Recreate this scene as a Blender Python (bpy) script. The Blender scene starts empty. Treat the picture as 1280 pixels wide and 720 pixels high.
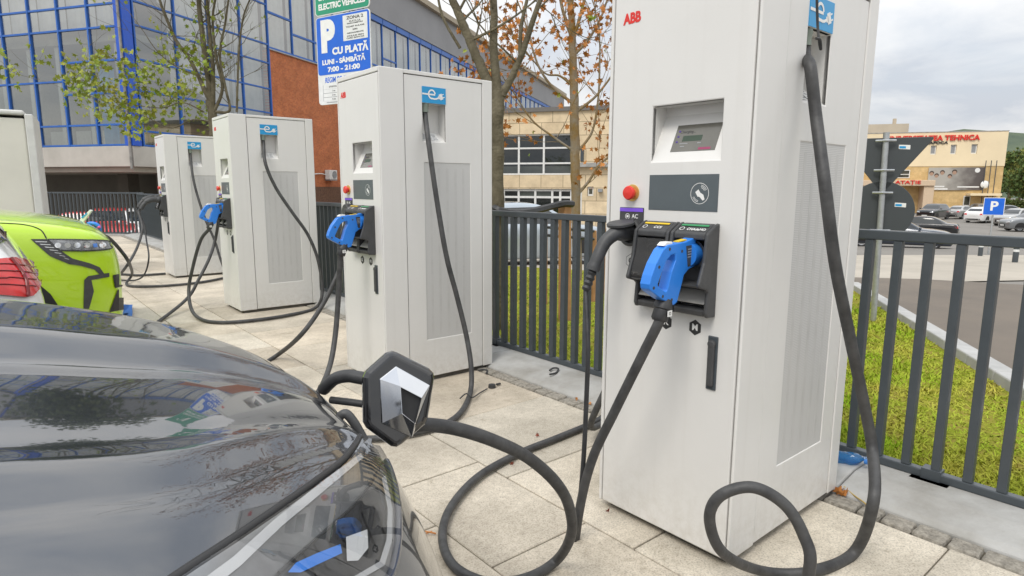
import bpy, bmesh, math, random
from mathutils import Vector, Matrix, Euler
from mathutils.bvhtree import BVHTree
random.seed(11)
SC = bpy.context.scene
COL = SC.collection
R_ = math.radians
# ------------------------------------------------------------------ camera, sky, sun, exposure
CAM_H = 1.2231; F_PX = 783.63; PITCH = 0.15822; ROLL = 0.003645
FW = Vector((0.637289, 0.770625, 0)); RT = Vector((0.770625, -0.637289, 0))
cam_d = bpy.data.cameras.new('camera'); cam = bpy.data.objects.new('camera', cam_d); COL.objects.link(cam)
cam_d.sensor_width = 36.0; cam_d.lens = F_PX / 1280 * 36.0; cam_d.clip_start = 0.02; cam_d.clip_end = 3000
_cp, _sp, _c, _s = math.cos(PITCH), math.sin(PITCH), math.cos(ROLL), math.sin(ROLL)
look = FW * _cp + Vector((0, 0, -_sp)); up0 = FW * _sp + Vector((0, 0, _cp))
ax_x = RT * _c + up0 * _s; ax_y = up0 * _c - RT * _s
cam.matrix_world = Matrix(((ax_x.x, ax_y.x, -look.x, 0), (ax_x.y, ax_y.y, -look.y, 0), (ax_x.z, ax_y.z, -look.z, CAM_H), (0, 0, 0, 1)))
SC.camera = cam
SUN_EL, SUN_AZ = R_(52), R_(200)          # azimuth measured from +X towards +Y
sun_vec = Vector((math.cos(SUN_EL) * math.cos(SUN_AZ), math.cos(SUN_EL) * math.sin(SUN_AZ), math.sin(SUN_EL)))
sd = bpy.data.lights.new('sun', 'SUN'); sd.energy = 1.1; sd.angle = R_(22); sd.color = (1, 0.95, 0.87)
so = bpy.data.objects.new('sun', sd); COL.objects.link(so); so.rotation_euler = sun_vec.to_track_quat('Z', 'Y').to_euler()
W = bpy.data.worlds.new('World'); SC.world = W; W.use_nodes = True
nt = W.node_tree; nt.nodes.clear(); N = nt.nodes.new; L = nt.links.new
out = N('ShaderNodeOutputWorld'); bg = N('ShaderNodeBackground'); bg.inputs['Strength'].default_value = 0.1
sky = N('ShaderNodeTexSky'); sky.sky_type = 'NISHITA'; sky.sun_disc = False; sky.sun_elevation = SUN_EL; sky.sun_rotation = R_(90) - SUN_AZ
tc = N('ShaderNodeTexCoord'); sep = N('ShaderNodeSeparateXYZ'); L(tc.outputs['Generated'], sep.inputs[0])
zz = N('ShaderNodeMath'); zz.operation = 'ADD'; zz.inputs[1].default_value = 0.22; L(sep.outputs['Z'], zz.inputs[0])
zm = N('ShaderNodeMath'); zm.operation = 'MAXIMUM'; zm.inputs[1].default_value = 0.12; L(zz.outputs[0], zm.inputs[0])
dv = N('ShaderNodeVectorMath'); dv.operation = 'DIVIDE'; L(tc.outputs['Generated'], dv.inputs[0])
cmb = N('ShaderNodeCombineXYZ'); L(zm.outputs[0], cmb.inputs[0]); L(zm.outputs[0], cmb.inputs[1]); cmb.inputs[2].default_value = 1
L(cmb.outputs[0], dv.inputs[1])
n1 = N('ShaderNodeTexNoise'); n1.inputs['Scale'].default_value = 1.6; n1.inputs['Detail'].default_value = 9; n1.inputs['Roughness'].default_value = 0.56; n1.inputs['Distortion'].default_value = 0.35
L(dv.outputs[0], n1.inputs['Vector'])
r1 = N('ShaderNodeValToRGB'); e = r1.color_ramp.elements
e[0].position = 0.36; e[0].color = (5.6, 5.95, 6.5, 1); e[1].position = 0.64; e[1].color = (8.7, 8.6, 8.45, 1)
m_ = r1.color_ramp.elements.new(0.5); m_.color = (7.2, 7.35, 7.55, 1)
L(n1.outputs[0], r1.inputs[0])
n2 = N('ShaderNodeTexNoise'); n2.inputs['Scale'].default_value = 0.9; n2.inputs['Detail'].default_value = 6
L(dv.outputs[0], n2.inputs['Vector'])
r2 = N('ShaderNodeValToRGB'); r2.color_ramp.elements[0].position = 0.36; r2.color_ramp.elements[0].color = (.82, .82, .82, 1); r2.color_ramp.elements[1].position = 0.5; r2.color_ramp.elements[1].color = (1, 1, 1, 1)
L(n2.outputs[0], r2.inputs[0])
mx = N('ShaderNodeMix'); mx.data_type = 'RGBA'; L(r2.outputs[0], mx.inputs[0]); L(sky.outputs[0], mx.inputs[6]); L(r1.outputs[0], mx.inputs[7])
# an overcast sky is brighter overhead than at the horizon
gz = N('ShaderNodeMapRange'); gz.inputs[1].default_value = 0; gz.inputs[2].default_value = 1; gz.inputs[3].default_value = .60; gz.inputs[4].default_value = 1.45; L(sep.outputs['Z'], gz.inputs[0])
gm = N('ShaderNodeVectorMath'); gm.operation = 'SCALE'; L(mx.outputs[2], gm.inputs[0]); L(gz.outputs[0], gm.inputs['Scale'])
L(gm.outputs[0], bg.inputs['Color']); L(bg.outputs[0], out.inputs[0])
SC.view_settings.view_transform = 'Standard'; SC.view_settings.look = 'None'; SC.view_settings.gamma = 1; SC.view_settings.exposure = 0.72
SC.cycles.max_bounces = 8; SC.cycles.transparent_max_bounces = 12

# ------------------------------------------------------------------ helpers
def ray(px, py):
    x = px - 640; y = py - 360
    X = x * _c + y * _s; Y = -x * _s + y * _c
    return RT * (X / F_PX) + look - up0 * (Y / F_PX)
CP = Vector((0, 0, CAM_H))
def atz(px, py, z=0.0): d = ray(px, py); return CP + d * ((z - CAM_H) / d.z)
def atX(px, py, X): d = ray(px, py); return CP + d * (X / d.x)
def atY(px, py, Y): d = ray(px, py); return CP + d * (Y / d.y)
def atd(px, py, dep): d = ray(px, py); return CP + d * (dep / d.dot(FW))
def terr(x, y):
    if x < 2.95 and y < 18.4: return -0.25
    return max(-1.95, -0.04 * max(0, x - 2.95) - 0.045 * max(0, y - 4))
def atg(px, py):
    d = ray(px, py); lo, hi = 1.0, 400.0
    f_ = lambda t: (CP + d * t).z - terr((CP + d * t).x, (CP + d * t).y)
    t = 3.0
    while t < 400 and f_(t) > 0: t += 0.25
    lo, hi = t - .25, t
    for _ in range(30):
        m = (lo + hi) / 2
        if f_(m) > 0: lo = m
        else: hi = m
    return CP + d * lo
_mats = {}
def mat(name, col, rough=0.5, metal=0.0, var=None, bump=None, coat=0.0, spec=0.5, emit=None, alt=None):
    """procedural material: base colour broken up by noise; var=(amount, scale), alt=second colour mixed by the noise"""
    if name in _mats: return _mats[name]
    m = bpy.data.materials.new(name); m.use_nodes = True; t = m.node_tree; b = t.nodes['Principled BSDF']
    b.inputs['Base Color'].default_value = (*col, 1); b.inputs['Roughness'].default_value = rough; b.inputs['Metallic'].default_value = metal
    b.inputs['Coat Weight'].default_value = coat; b.inputs['Coat Roughness'].default_value = 0.03; b.inputs['Specular IOR Level'].default_value = spec
    tc = t.nodes.new('ShaderNodeTexCoord')
    if var is None: var = (0.06, 9.0)
    n = t.nodes.new('ShaderNodeTexNoise'); n.inputs['Scale'].default_value = var[1]; n.inputs['Detail'].default_value = 6; n.inputs['Roughness'].default_value = .62
    t.links.new(tc.outputs['Object'], n.inputs['Vector'])
    r = t.nodes.new('ShaderNodeValToRGB'); r.color_ramp.elements[0].position = .3; r.color_ramp.elements[1].position = .7
    a = alt if alt else tuple(max(0, c * (1 - var[0] * 2)) for c in col)
    r.color_ramp.elements[0].color = (*a, 1); r.color_ramp.elements[1].color = (*[min(1, c * (1 + var[0] * .5)) for c in col], 1)
    t.links.new(n.outputs[0], r.inputs[0]); t.links.new(r.outputs[0], b.inputs['Base Color'])
    if bump:
        n2 = t.nodes.new('ShaderNodeTexNoise'); n2.inputs['Scale'].default_value = bump[1]; n2.inputs['Detail'].default_value = 5
        t.links.new(tc.outputs['Object'], n2.inputs['Vector'])
        bp = t.nodes.new('ShaderNodeBump'); bp.inputs['Strength'].default_value = bump[0]; bp.inputs['Distance'].default_value = 0.01
        t.links.new(n2.outputs[0], bp.inputs['Height']); t.links.new(bp.outputs[0], b.inputs['Normal'])
    if emit: b.inputs['Emission Color'].default_value = (*emit[:3], 1); b.inputs['Emission Strength'].default_value = emit[3]
    _mats[name] = m; return m
def glass(name, tint=(0.9, 0.93, 0.95), opac=0.12, rough=0.02, body=(0.02, 0.03, 0.03), refl=0.06):
    if name in _mats: return _mats[name]
    m = bpy.data.materials.new(name); m.use_nodes = True; t = m.node_tree; t.nodes.clear()
    o = t.nodes.new('ShaderNodeOutputMaterial'); tr = t.nodes.new('ShaderNodeBsdfTransparent'); tr.inputs[0].default_value = (*tint, 1)
    df = t.nodes.new('ShaderNodeBsdfDiffuse'); df.inputs[0].default_value = (*body, 1)
    gl = t.nodes.new('ShaderNodeBsdfGlossy'); gl.inputs['Roughness'].default_value = rough
    m1 = t.nodes.new('ShaderNodeMixShader'); m1.inputs[0].default_value = opac
    lw = t.nodes.new('ShaderNodeLayerWeight'); pw = t.nodes.new('ShaderNodeMath'); pw.operation = 'POWER'; pw.inputs[1].default_value = 4; t.links.new(lw.outputs['Facing'], pw.inputs[0]); lw.inputs['Blend'].default_value = .5
    fr = t.nodes.new('ShaderNodeMath'); fr.operation = 'MULTIPLY_ADD'; fr.inputs[1].default_value = .9; fr.inputs[2].default_value = refl; t.links.new(pw.outputs[0], fr.inputs[0])
    m2 = t.nodes.new('ShaderNodeMixShader')
    t.links.new(tr.outputs[0], m1.inputs[1]); t.links.new(df.outputs[0], m1.inputs[2]); t.links.new(fr.outputs[0], m2.inputs[0])
    t.links.new(m1.outputs[0], m2.inputs[1]); t.links.new(gl.outputs[0], m2.inputs[2]); t.links.new(m2.outputs[0], o.inputs[0])
    _mats[name] = m; return m
def catmull(P, n=8, closed=False):
    P = [Vector(p) for p in P]; o = []; k = len(P)
    for i in range(k - (0 if closed else 1)):
        if closed: a, b, c, d = P[(i - 1) % k], P[i], P[(i + 1) % k], P[(i + 2) % k]
        else: a, b, c, d = P[max(i - 1, 0)], P[i], P[i + 1], P[min(i + 2, k - 1)]
        for j in range(n):
            t = j / n
            o.append(0.5 * ((2 * b) + (c - a) * t + (2 * a - 5 * b + 4 * c - d) * t * t + (3 * b - a - 3 * c + d) * t ** 3))
    if not closed: o.append(P[-1])
    return o
class MB:
    def __init__(s): s.bm = bmesh.new()
    def box(s, c, d, rot=None):
        T_ = Matrix.Translation(Vector(c))
        M = (T_ if rot is None else (rot @ T_ if isinstance(rot, Matrix) else T_ @ Euler(rot).to_matrix().to_4x4())) @ Matrix.Diagonal((*d, 1))
        bmesh.ops.create_cube(s.bm, size=1, matrix=M); return s
    def b2(s, lo, hi): return s.box([(a + b) / 2 for a, b in zip(lo, hi)], [abs(b - a) for a, b in zip(lo, hi)])
    def tube(s, pts, r, seg=8, caps=True):
        pts = [Vector(p) for p in pts]; n = len(pts)
        if n < 2: return s
        rr = r if isinstance(r, (list, tuple)) else [r] * n
        rings = []; prev = None
        for i, p in enumerate(pts):
            t = (pts[min(i + 1, n - 1)] - pts[max(i - 1, 0)])
            if t.length < 1e-9: t = Vector((0, 0, 1))
            t.normalize()
            if prev is None: u = t.orthogonal().normalized()
            else:
                u = prev - t * prev.dot(t)
                if u.length < 1e-6: u = t.orthogonal()
                u.normalize()
            prev = u; v = t.cross(u)
            rings.append([s.bm.verts.new(p + (u * math.cos(2 * math.pi * k / seg) + v * math.sin(2 * math.pi * k / seg)) * rr[i]) for k in range(seg)])
        for a, b in zip(rings, rings[1:]):
            for k in range(seg): s.bm.faces.new((a[k], a[(k + 1) % seg], b[(k + 1) % seg], b[k]))
        if caps: s.bm.faces.new(rings[0][::-1]); s.bm.faces.new(rings[-1])
        return s
    def cyl(s, p0, p1, r0, r1=None, seg=20): return s.tube([p0, p1], [r0, r0 if r1 is None else r1], seg)
    def poly(s, pts): s.bm.faces.new([s.bm.verts.new(p) for p in pts]); return s
    def prism(s, pts, vec):
        vec = Vector(vec); a = [s.bm.verts.new(Vector(p)) for p in pts]; b = [s.bm.verts.new(Vector(p) + vec) for p in pts]; n = len(a)
        s.bm.faces.new(a[::-1]); s.bm.faces.new(b)
        for i in range(n): s.bm.faces.new((a[i], a[(i + 1) % n], b[(i + 1) % n], b[i]))
        return s
    def sphere(s, c, r, sc=(1, 1, 1), seg=16):
        bmesh.ops.create_uvsphere(s.bm, u_segments=seg, v_segments=max(6, seg // 2), radius=r, matrix=Matrix.Translation(Vector(c)) @ Matrix.Diagonal((*sc, 1))); return s
    def lathe(s, prof, M, seg=24):
        """prof=[(radius, height)] turned about the local z of matrix M"""
        rings = [[s.bm.verts.new(M @ Vector((max(r, 1e-4) * math.cos(2 * math.pi * k / seg), max(r, 1e-4) * math.sin(2 * math.pi * k / seg), h))) for k in range(seg)] for r, h in prof]
        for a, b in zip(rings, rings[1:]):
            for k in range(seg): s.bm.faces.new((a[k], a[(k + 1) % seg], b[(k + 1) % seg], b[k]))
        return s
    def holes(s, O, U, Vv, u0, u1, v0, v1, hs, th):
        """plate in plane O+u*U+v*V with rectangular holes, th = thickness vector"""
        O, U, Vv, th = Vector(O), Vector(U), Vector(Vv), Vector(th)
        us = sorted({u0, u1, *[h[0] for h in hs], *[h[1] for h in hs]}); vs = sorted({v0, v1, *[h[2] for h in hs], *[h[3] for h in hs]})
        us = [u for u in us if u0 <= u <= u1]; vs = [v for v in vs if v0 <= v <= v1]
        g = {}
        fs = []
        for i in range(len(us) - 1):
            for j in range(len(vs) - 1):
                cu, cv = (us[i] + us[i + 1]) / 2, (vs[j] + vs[j + 1]) / 2
                if any(h[0] < cu < h[1] and h[2] < cv < h[3] for h in hs): continue
                q = []
                for a, b in ((i, j), (i + 1, j), (i + 1, j + 1), (i, j + 1)):
                    if (a, b) not in g: g[(a, b)] = s.bm.verts.new(O + U * us[a] + Vv * vs[b])
                    q.append(g[(a, b)])
                fs.append(s.bm.faces.new(q))
        r = bmesh.ops.extrude_face_region(s.bm, geom=fs)
        bmesh.ops.translate(s.bm, vec=th, verts=[x for x in r['geom'] if isinstance(x, bmesh.types.BMVert)])
        return s
    def grid(s, rows):
        vs = [[s.bm.verts.new(p) for p in row] for row in rows]
        for a, b in zip(vs, vs[1:]):
            for i in range(len(a) - 1): s.bm.faces.new((a[i], a[i + 1], b[i + 1], b[i]))
        return s
def make(name, mb, m, parent=None, bevel=0.0, smooth=None, label=None, seg=2, recalc=True):
    me = bpy.data.meshes.new(name)
    if recalc: bmesh.ops.recalc_face_normals(mb.bm, faces=mb.bm.faces)
    mb.bm.to_mesh(me); mb.bm.free()
    if m is not None: me.materials.append(m)
    o = bpy.data.objects.new(name, me); COL.objects.link(o)
    if parent is not None: o.parent = parent
    if smooth is not None:
        for p in me.polygons: p.use_smooth = True
        me.set_sharp_from_angle(angle=R_(smooth))
    if bevel:
        b = o.modifiers.new('bevel', 'BEVEL'); b.width = bevel; b.segments = seg; b.limit_method = 'ANGLE'; b.angle_limit = R_(40); b.harden_normals = False
    if label: o['label'] = label
    return o
def thing(name, label, cat, loc=(0, 0, 0), rz=0.0, group=None):
    o = bpy.data.objects.new(name, None); COL.objects.link(o); o.empty_display_size = .1
    o.location = loc; o.rotation_euler = (0, 0, rz); return tag(o, label, cat, group)
def tag(o, label, cat, group=None):
    o['label'] = label; o['category'] = cat
    if group: o['group'] = group
    return o
def struct(o, kind='structure'): o['kind'] = kind; return o
def dup(o, parent=None):
    c = o.copy(); COL.objects.link(c); c.parent = parent
    for ch in list(o.children): dup(ch, c)
    return c
def txt(name, s, size, m, parent, M, depth=0.001, bold=0.0, align='CENTER', sx=1.0, shear=0.0, spacing=1.0):
    c = bpy.data.curves.new(name, 'FONT'); c.body = s; c.size = size; c.extrude = depth; c.offset = bold * size; c.align_x = align; c.align_y = 'CENTER'; c.resolution_u = 4
    c.shear = shear; c.space_character = spacing
    t = bpy.data.objects.new(name, c); COL.objects.link(t); bpy.context.view_layer.update()
    me = bpy.data.meshes.new_from_object(t.evaluated_get(bpy.context.evaluated_depsgraph_get()))
    bpy.data.objects.remove(t); bpy.data.curves.remove(c)
    me.transform(Matrix.Diagonal((sx, 1, 1, 1))); me.name = name
    me.materials.clear(); me.materials.append(m)
    o = bpy.data.objects.new(name, me); COL.objects.link(o); o.parent = parent; o.matrix_local = M
    return o
def fit(o, w, h):
    me = o.data; xs = [v.co.x for v in me.vertices]; ys = [v.co.y for v in me.vertices]
    cx, cy = (max(xs) + min(xs)) / 2, (max(ys) + min(ys)) / 2; kx, ky = w / (max(xs) - min(xs)), h / (max(ys) - min(ys))
    for v in me.vertices: v.co.x = (v.co.x - cx) * kx; v.co.y = (v.co.y - cy) * ky
    return o
def frame(o, x, y, z=None):
    """matrix whose local x, y axes lie along the given directions"""
    x = Vector(x).normalized(); y = Vector(y).normalized(); z = x.cross(y)
    return Matrix(((x.x, y.x, z.x, o[0]), (x.y, y.y, z.y, o[1]), (x.z, y.z, z.z, o[2]), (0, 0, 0, 1)))
def decal(bvh, O, U, Vv, pts, dirn, off, sub=6, thick=0.0):
    """a patch that hugs a body: a 2-D outline (in O+u*U+v*V) filled, diced and dropped along dirn onto the surface, then lifted by off"""
    O, U, Vv, dirn = Vector(O), Vector(U), Vector(Vv), Vector(dirn).normalized()
    bm = bmesh.new(); bm.faces.new([bm.verts.new((p[0], p[1], 0)) for p in pts])
    us = [p[0] for p in pts]; vs = [p[1] for p in pts]
    for i in range(1, sub):
        for ax, lo, hi in ((0, min(us), max(us)), (1, min(vs), max(vs))):
            n = [0, 0, 0]; n[ax] = 1; c = [0, 0, 0]; c[ax] = lo + (hi - lo) * i / sub
            bmesh.ops.bisect_plane(bm, geom=bm.verts[:] + bm.edges[:] + bm.faces[:], plane_co=c, plane_no=n)
    bad = []
    for v in bm.verts:
        p = O + U * v.co.x + Vv * v.co.y
        h = bvh.ray_cast(p, dirn)
        if h[0] is None: bad.append(v); continue
        n = h[1] if h[1].dot(dirn) < 0 else -h[1]
        v.co = h[0] + n * off
    if bad: bmesh.ops.delete(bm, geom=bad, context='VERTS')
    mb = MB(); mb.bm.free(); mb.bm = bm
    if thick and bm.faces:
        bmesh.ops.recalc_face_normals(bm, faces=bm.faces)
    return mb
def bvh_of(o):
    me = o.data; return BVHTree.FromPolygons([v.co[:] for v in me.vertices], [p.vertices[:] for p in me.polygons])
# ------------------------------------------------------------------ materials
def paving_mat():
    m = bpy.data.materials.new('granite_paving'); m.use_nodes = True; t = m.node_tree; b = t.nodes['Principled BSDF']; n = t.nodes.new; l = t.links.new
    tc = n('ShaderNodeTexCoord'); at = n('ShaderNodeAttribute'); at.attribute_name = 'tone'
    big = n('ShaderNodeTexNoise'); big.inputs['Scale'].default_value = 2.2; big.inputs['Detail'].default_value = 8; big.inputs['Roughness'].default_value = .65
    sp = n('ShaderNodeTexNoise'); sp.inputs['Scale'].default_value = 170; sp.inputs['Detail'].default_value = 3
    mid = n('ShaderNodeTexNoise'); mid.inputs['Scale'].default_value = 38; mid.inputs['Detail'].default_value = 4
    for x in (big, sp, mid): l(tc.outputs['Object'], x.inputs['Vector'])
    r = n('ShaderNodeValToRGB'); E = r.color_ramp.elements; E[0].position = .30; E[0].color = (.40, .37, .32, 1); E[1].position = .62; E[1].color = (.70, .64, .545, 1)
    e2 = E.new(.45); e2.color = (.60, .545, .46, 1); l(sp.outputs[0], r.inputs[0])
    r2 = n('ShaderNodeValToRGB'); r2.color_ramp.elements[0].position = .32; r2.color_ramp.elements[0].color = (.66, .64, .60, 1); r2.color_ramp.elements[1].position = .66; r2.color_ramp.elements[1].color = (1.08, 1.06, 1.02, 1); l(big.outputs[0], r2.inputs[0])
    r3 = n('ShaderNodeValToRGB'); r3.color_ramp.elements[0].position = .3; r3.color_ramp.elements[0].color = (.86, .85, .84, 1); r3.color_ramp.elements[1].position = .6; r3.color_ramp.elements[1].color = (1, 1, 1, 1); l(mid.outputs[0], r3.inputs[0])
    sp2 = n('ShaderNodeTexNoise'); sp2.inputs['Scale'].default_value = 5.5; sp2.inputs['Detail'].default_value = 9; sp2.inputs['Roughness'].default_value = .7; sp2.inputs['Distortion'].default_value = .6; l(tc.outputs['Object'], sp2.inputs['Vector'])
    r4 = n('ShaderNodeValToRGB'); r4.color_ramp.elements[0].position = .28; r4.color_ramp.elements[0].color = (.62, .60, .56, 1); r4.color_ramp.elements[1].position = .40; r4.color_ramp.elements[1].color = (1, 1, 1, 1); l(sp2.outputs[0], r4.inputs[0])
    prev = r.outputs[0]
    for s in (r2.outputs[0], r3.outputs[0], r4.outputs[0], at.outputs['Color']):
        x = n('ShaderNodeMix'); x.data_type = 'RGBA'; x.blend_type = 'MULTIPLY'; x.inputs[0].default_value = 1; l(prev, x.inputs[6]); l(s, x.inputs[7]); prev = x.outputs[2]
    l(prev, b.inputs['Base Color']); b.inputs['Roughness'].default_value = .8
    bp = n('ShaderNodeBump'); bp.inputs['Strength'].default_value = .25; bp.inputs['Distance'].default_value = .003; l(sp.outputs[0], bp.inputs['Height']); l(bp.outputs[0], b.inputs['Normal'])
    return m
def brick_mat(name, c1, c2, mo, scale, bw=.5, rh=.25, msz=.015, rough=.85, rot=None):
    m = bpy.data.materials.new(name); m.use_nodes = True; t = m.node_tree; b = t.nodes['Principled BSDF']; n = t.nodes.new; l = t.links.new
    at = n('ShaderNodeAttribute'); at.attribute_name = 'uvm'
    br = n('ShaderNodeTexBrick'); br.inputs['Color1'].default_value = (*c1, 1); br.inputs['Color2'].default_value = (*c2, 1); br.inputs['Mortar'].default_value = (*mo, 1)
    br.inputs['Scale'].default_value = scale; br.inputs['Mortar Size'].default_value = msz; br.inputs['Brick Width'].default_value = bw; br.inputs['Row Height'].default_value = rh
    l(at.outputs['Vector'], br.inputs['Vector'])
    no = n('ShaderNodeTexNoise'); no.inputs['Scale'].default_value = 1.3; no.inputs['Detail'].default_value = 8; no.inputs['Roughness'].default_value = .7; l(at.outputs['Vector'], no.inputs['Vector'])
    r = n('ShaderNodeValToRGB'); r.color_ramp.elements[0].position = .3; r.color_ramp.elements[0].color = (.72, .7, .68, 1); r.color_ramp.elements[1].position = .7; r.color_ramp.elements[1].color = (1.1, 1.08, 1.06, 1); l(no.outputs[0], r.inputs[0])
    x = n('ShaderNodeMix'); x.data_type = 'RGBA'; x.blend_type = 'MULTIPLY'; x.inputs[0].default_value = 1; l(br.outputs[0], x.inputs[6]); l(r.outputs[0], x.inputs[7]); l(x.outputs[2], b.inputs['Base Color']); b.inputs['Roughness'].default_value = rough
    return m
def uvm(o, A, dv):
    """wall coordinates (metres along the wall, height) as an attribute for brick textures"""
    me = o.data; a = me.attributes.new('uvm', 'FLOAT_VECTOR', 'POINT'); A = Vector((A[0], A[1], 0)); D = Vector((dv[0], dv[1], 0))
    for i, v in enumerate(me.vertices): a.data[i].vector = ((v.co - A).dot(D), v.co.z, 0)
M_white = mat('charger_white_paint', (.72, .71, .685), .38, var=(.02, 3), bump=(.03, 160), coat=.08)
def add_dirt(m, zlo, zhi, col, amt):
    t = m.node_tree; n = t.nodes.new; l = t.links.new; b = t.nodes['Principled BSDF']; src = b.inputs['Base Color'].links[0].from_socket
    tc = n('ShaderNodeTexCoord'); sp = n('ShaderNodeSeparateXYZ'); l(tc.outputs['Object'], sp.inputs[0])
    mr = n('ShaderNodeMapRange'); mr.inputs[1].default_value = zlo; mr.inputs[2].default_value = zhi; mr.inputs[3].default_value = 1; mr.inputs[4].default_value = 0; l(sp.outputs['Z'], mr.inputs[0])
    pw = n('ShaderNodeMath'); pw.operation = 'POWER'; pw.inputs[1].default_value = 2; l(mr.outputs[0], pw.inputs[0])
    no = n('ShaderNodeTexNoise'); no.inputs['Scale'].default_value = 22; no.inputs['Detail'].default_value = 8; no.inputs['Roughness'].default_value = .75; l(tc.outputs['Object'], no.inputs['Vector'])
    r = n('ShaderNodeValToRGB'); r.color_ramp.elements[0].position = .42; r.color_ramp.elements[1].position = .68; l(no.outputs[0], r.inputs[0])
    mp = n('ShaderNodeMapping'); mp.inputs['Scale'].default_value = (26, 26, .5); l(tc.outputs['Object'], mp.inputs['Vector'])
    st = n('ShaderNodeTexNoise'); st.inputs['Scale'].default_value = 1; st.inputs['Detail'].default_value = 5; l(mp.outputs[0], st.inputs['Vector'])
    r2 = n('ShaderNodeValToRGB'); r2.color_ramp.elements[0].position = .55; r2.color_ramp.elements[0].color = (0, 0, 0, 1); r2.color_ramp.elements[1].position = .85; r2.color_ramp.elements[1].color = (.09, .09, .09, 1); l(st.outputs[0], r2.inputs[0])
    ml = n('ShaderNodeMath'); ml.operation = 'MULTIPLY'; l(pw.outputs[0], ml.inputs[0]); l(r.outputs[0], ml.inputs[1])
    ad = n('ShaderNodeMath'); ad.operation = 'MULTIPLY_ADD'; ad.inputs[1].default_value = amt; l(ml.outputs[0], ad.inputs[0]); l(r2.outputs[0], ad.inputs[2])
    mx_ = n('ShaderNodeMix'); mx_.data_type = 'RGBA'; l(ad.outputs[0], mx_.inputs[0]); l(src, mx_.inputs[6]); mx_.inputs[7].default_value = (*col, 1); l(mx_.outputs[2], b.inputs['Base Color'])
add_dirt(M_white, .0, .42, (.42, .38, .31), .5)
M_core = mat('charger_gap_grey', (.30, .29, .27), .7)
M_dark = mat('dark_plastic', (.062, .063, .065), .5, var=(.15, 25), bump=(.06, 300))
M_rubber = mat('black_rubber', (.040, .041, .043), .50, var=(.22, 30), bump=(.10, 90))
M_gunk = mat('scuffed_cable_sheath', (.062, .062, .062), .55, var=(.3, 17), bump=(.35, 30), alt=(.028, .028, .029))
M_blue = mat('blue_plastic', (.03, .22, .74), .35, var=(.04, 6))
M_panel = mat('slate_panel', (.095, .115, .125), .35, var=(.05, 12))
M_red = mat('red_plastic', (.75, .04, .03), .3)
M_yel = mat('yellow_plastic', (.80, .55, .03), .4)
M_gold = mat('brass_collar', (.72, .50, .15), .35, .5)
M_purple = mat('purple_strip', (.22, .10, .72), .4)
M_green = mat('green_strip', (.05, .30, .12), .4)
M_cyan = mat('cyan_sticker', (.015, .30, .62), .35, var=(.03, 5))
M_wprint = mat('white_print', (.82, .82, .80), .5)
M_kprint = mat('black_print', (.03, .03, .03), .5)
M_gprint = mat('grey_print', (.30, .31, .32), .5)
M_rprint = mat('red_print', (.72, .03, .02), .45)
M_metal = mat('galvanised_steel', (.52, .54, .55), .42, .75, var=(.12, 14), bump=(.04, 60))
M_alu = mat('aluminium', (.60, .61, .62), .3, .9)
M_fence = mat('anthracite_paint', (.060, .072, .082), .40, var=(.08, 9), bump=(.05, 70), coat=.15)
M_chrome = mat('chrome', (.86, .87, .88), .05, 1.0, var=(.02, 4))
M_screen = mat('display_glass', (.15, .145, .125), .15, var=(.12, 5), coat=.3)
M_conc = mat('weathered_concrete', (.42, .42, .41), .85, var=(.12, 3.5), bump=(.3, 40), alt=(.27, .26, .235))
M_grit = mat('gravel_strip', (.33, .305, .26), .9, var=(.3, 55), bump=(1.0, 70), alt=(.17, .155, .13))
M_grass = mat('grass_ground', (.16, .20, .018), 1, var=(.3, 7), bump=(.8, 80), alt=(.27, .21, .06), spec=.0)
M_asph = mat('road_asphalt', (.165, .138, .11), .9, var=(.15, .9), bump=(.5, 120), alt=(.135, .115, .095))
M_carpark = mat('car_park_asphalt', (.215, .20, .18), .9, var=(.10, .25), bump=(.3, 60))
M_fore = mat('forecourt_concrete', (.42, .38, .32), .85, var=(.10, .5), bump=(.2, 30), alt=(.33, .30, .25))
M_kerb = mat('kerb_concrete', (.43, .43, .42), .8, var=(.10, 4), bump=(.2, 60))
M_bark = mat('mossy_bark', (.15, .13, .085), .9, var=(.3, 11), bump=(1.0, 45), alt=(.075, .062, .035))
M_bark2 = mat('lichen_bark', (.24, .22, .185), .9, var=(.3, 6), bump=(.9, 45), alt=(.25, .14, .015))
M_wood = mat('pale_timber', (.46, .24, .10), .7, var=(.18, 7), bump=(.2, 40))

# ------------------------------------------------------------------ ground
def tri_grid(pts, off, step=None):
    mb = MB(); mb.poly([(p[0], p[1], 0) for p in pts]); bm = mb.bm
    for co, no in (((0, 4, 0), (0, 1, 0)), ((2.95, 0, 0), (1, 0, 0)), ((0, 18.4, 0), (0, 1, 0)), ((46, 4, 0), (.04, .045, 0)), ((51.7, 0, 0), (1, 0, 0)), ((0, 47.3, 0), (0, 1, 0))):
        bmesh.ops.bisect_plane(bm, geom=bm.verts[:] + bm.edges[:] + bm.faces[:], plane_co=co, plane_no=no)
    bmesh.ops.triangulate(bm, faces=bm.faces)
    for v in bm.verts: v.co.z = max(-1.95, -0.04 * max(0, v.co.x - 2.95) - 0.045 * max(0, v.co.y - 4)) + off
    return mb
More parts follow.
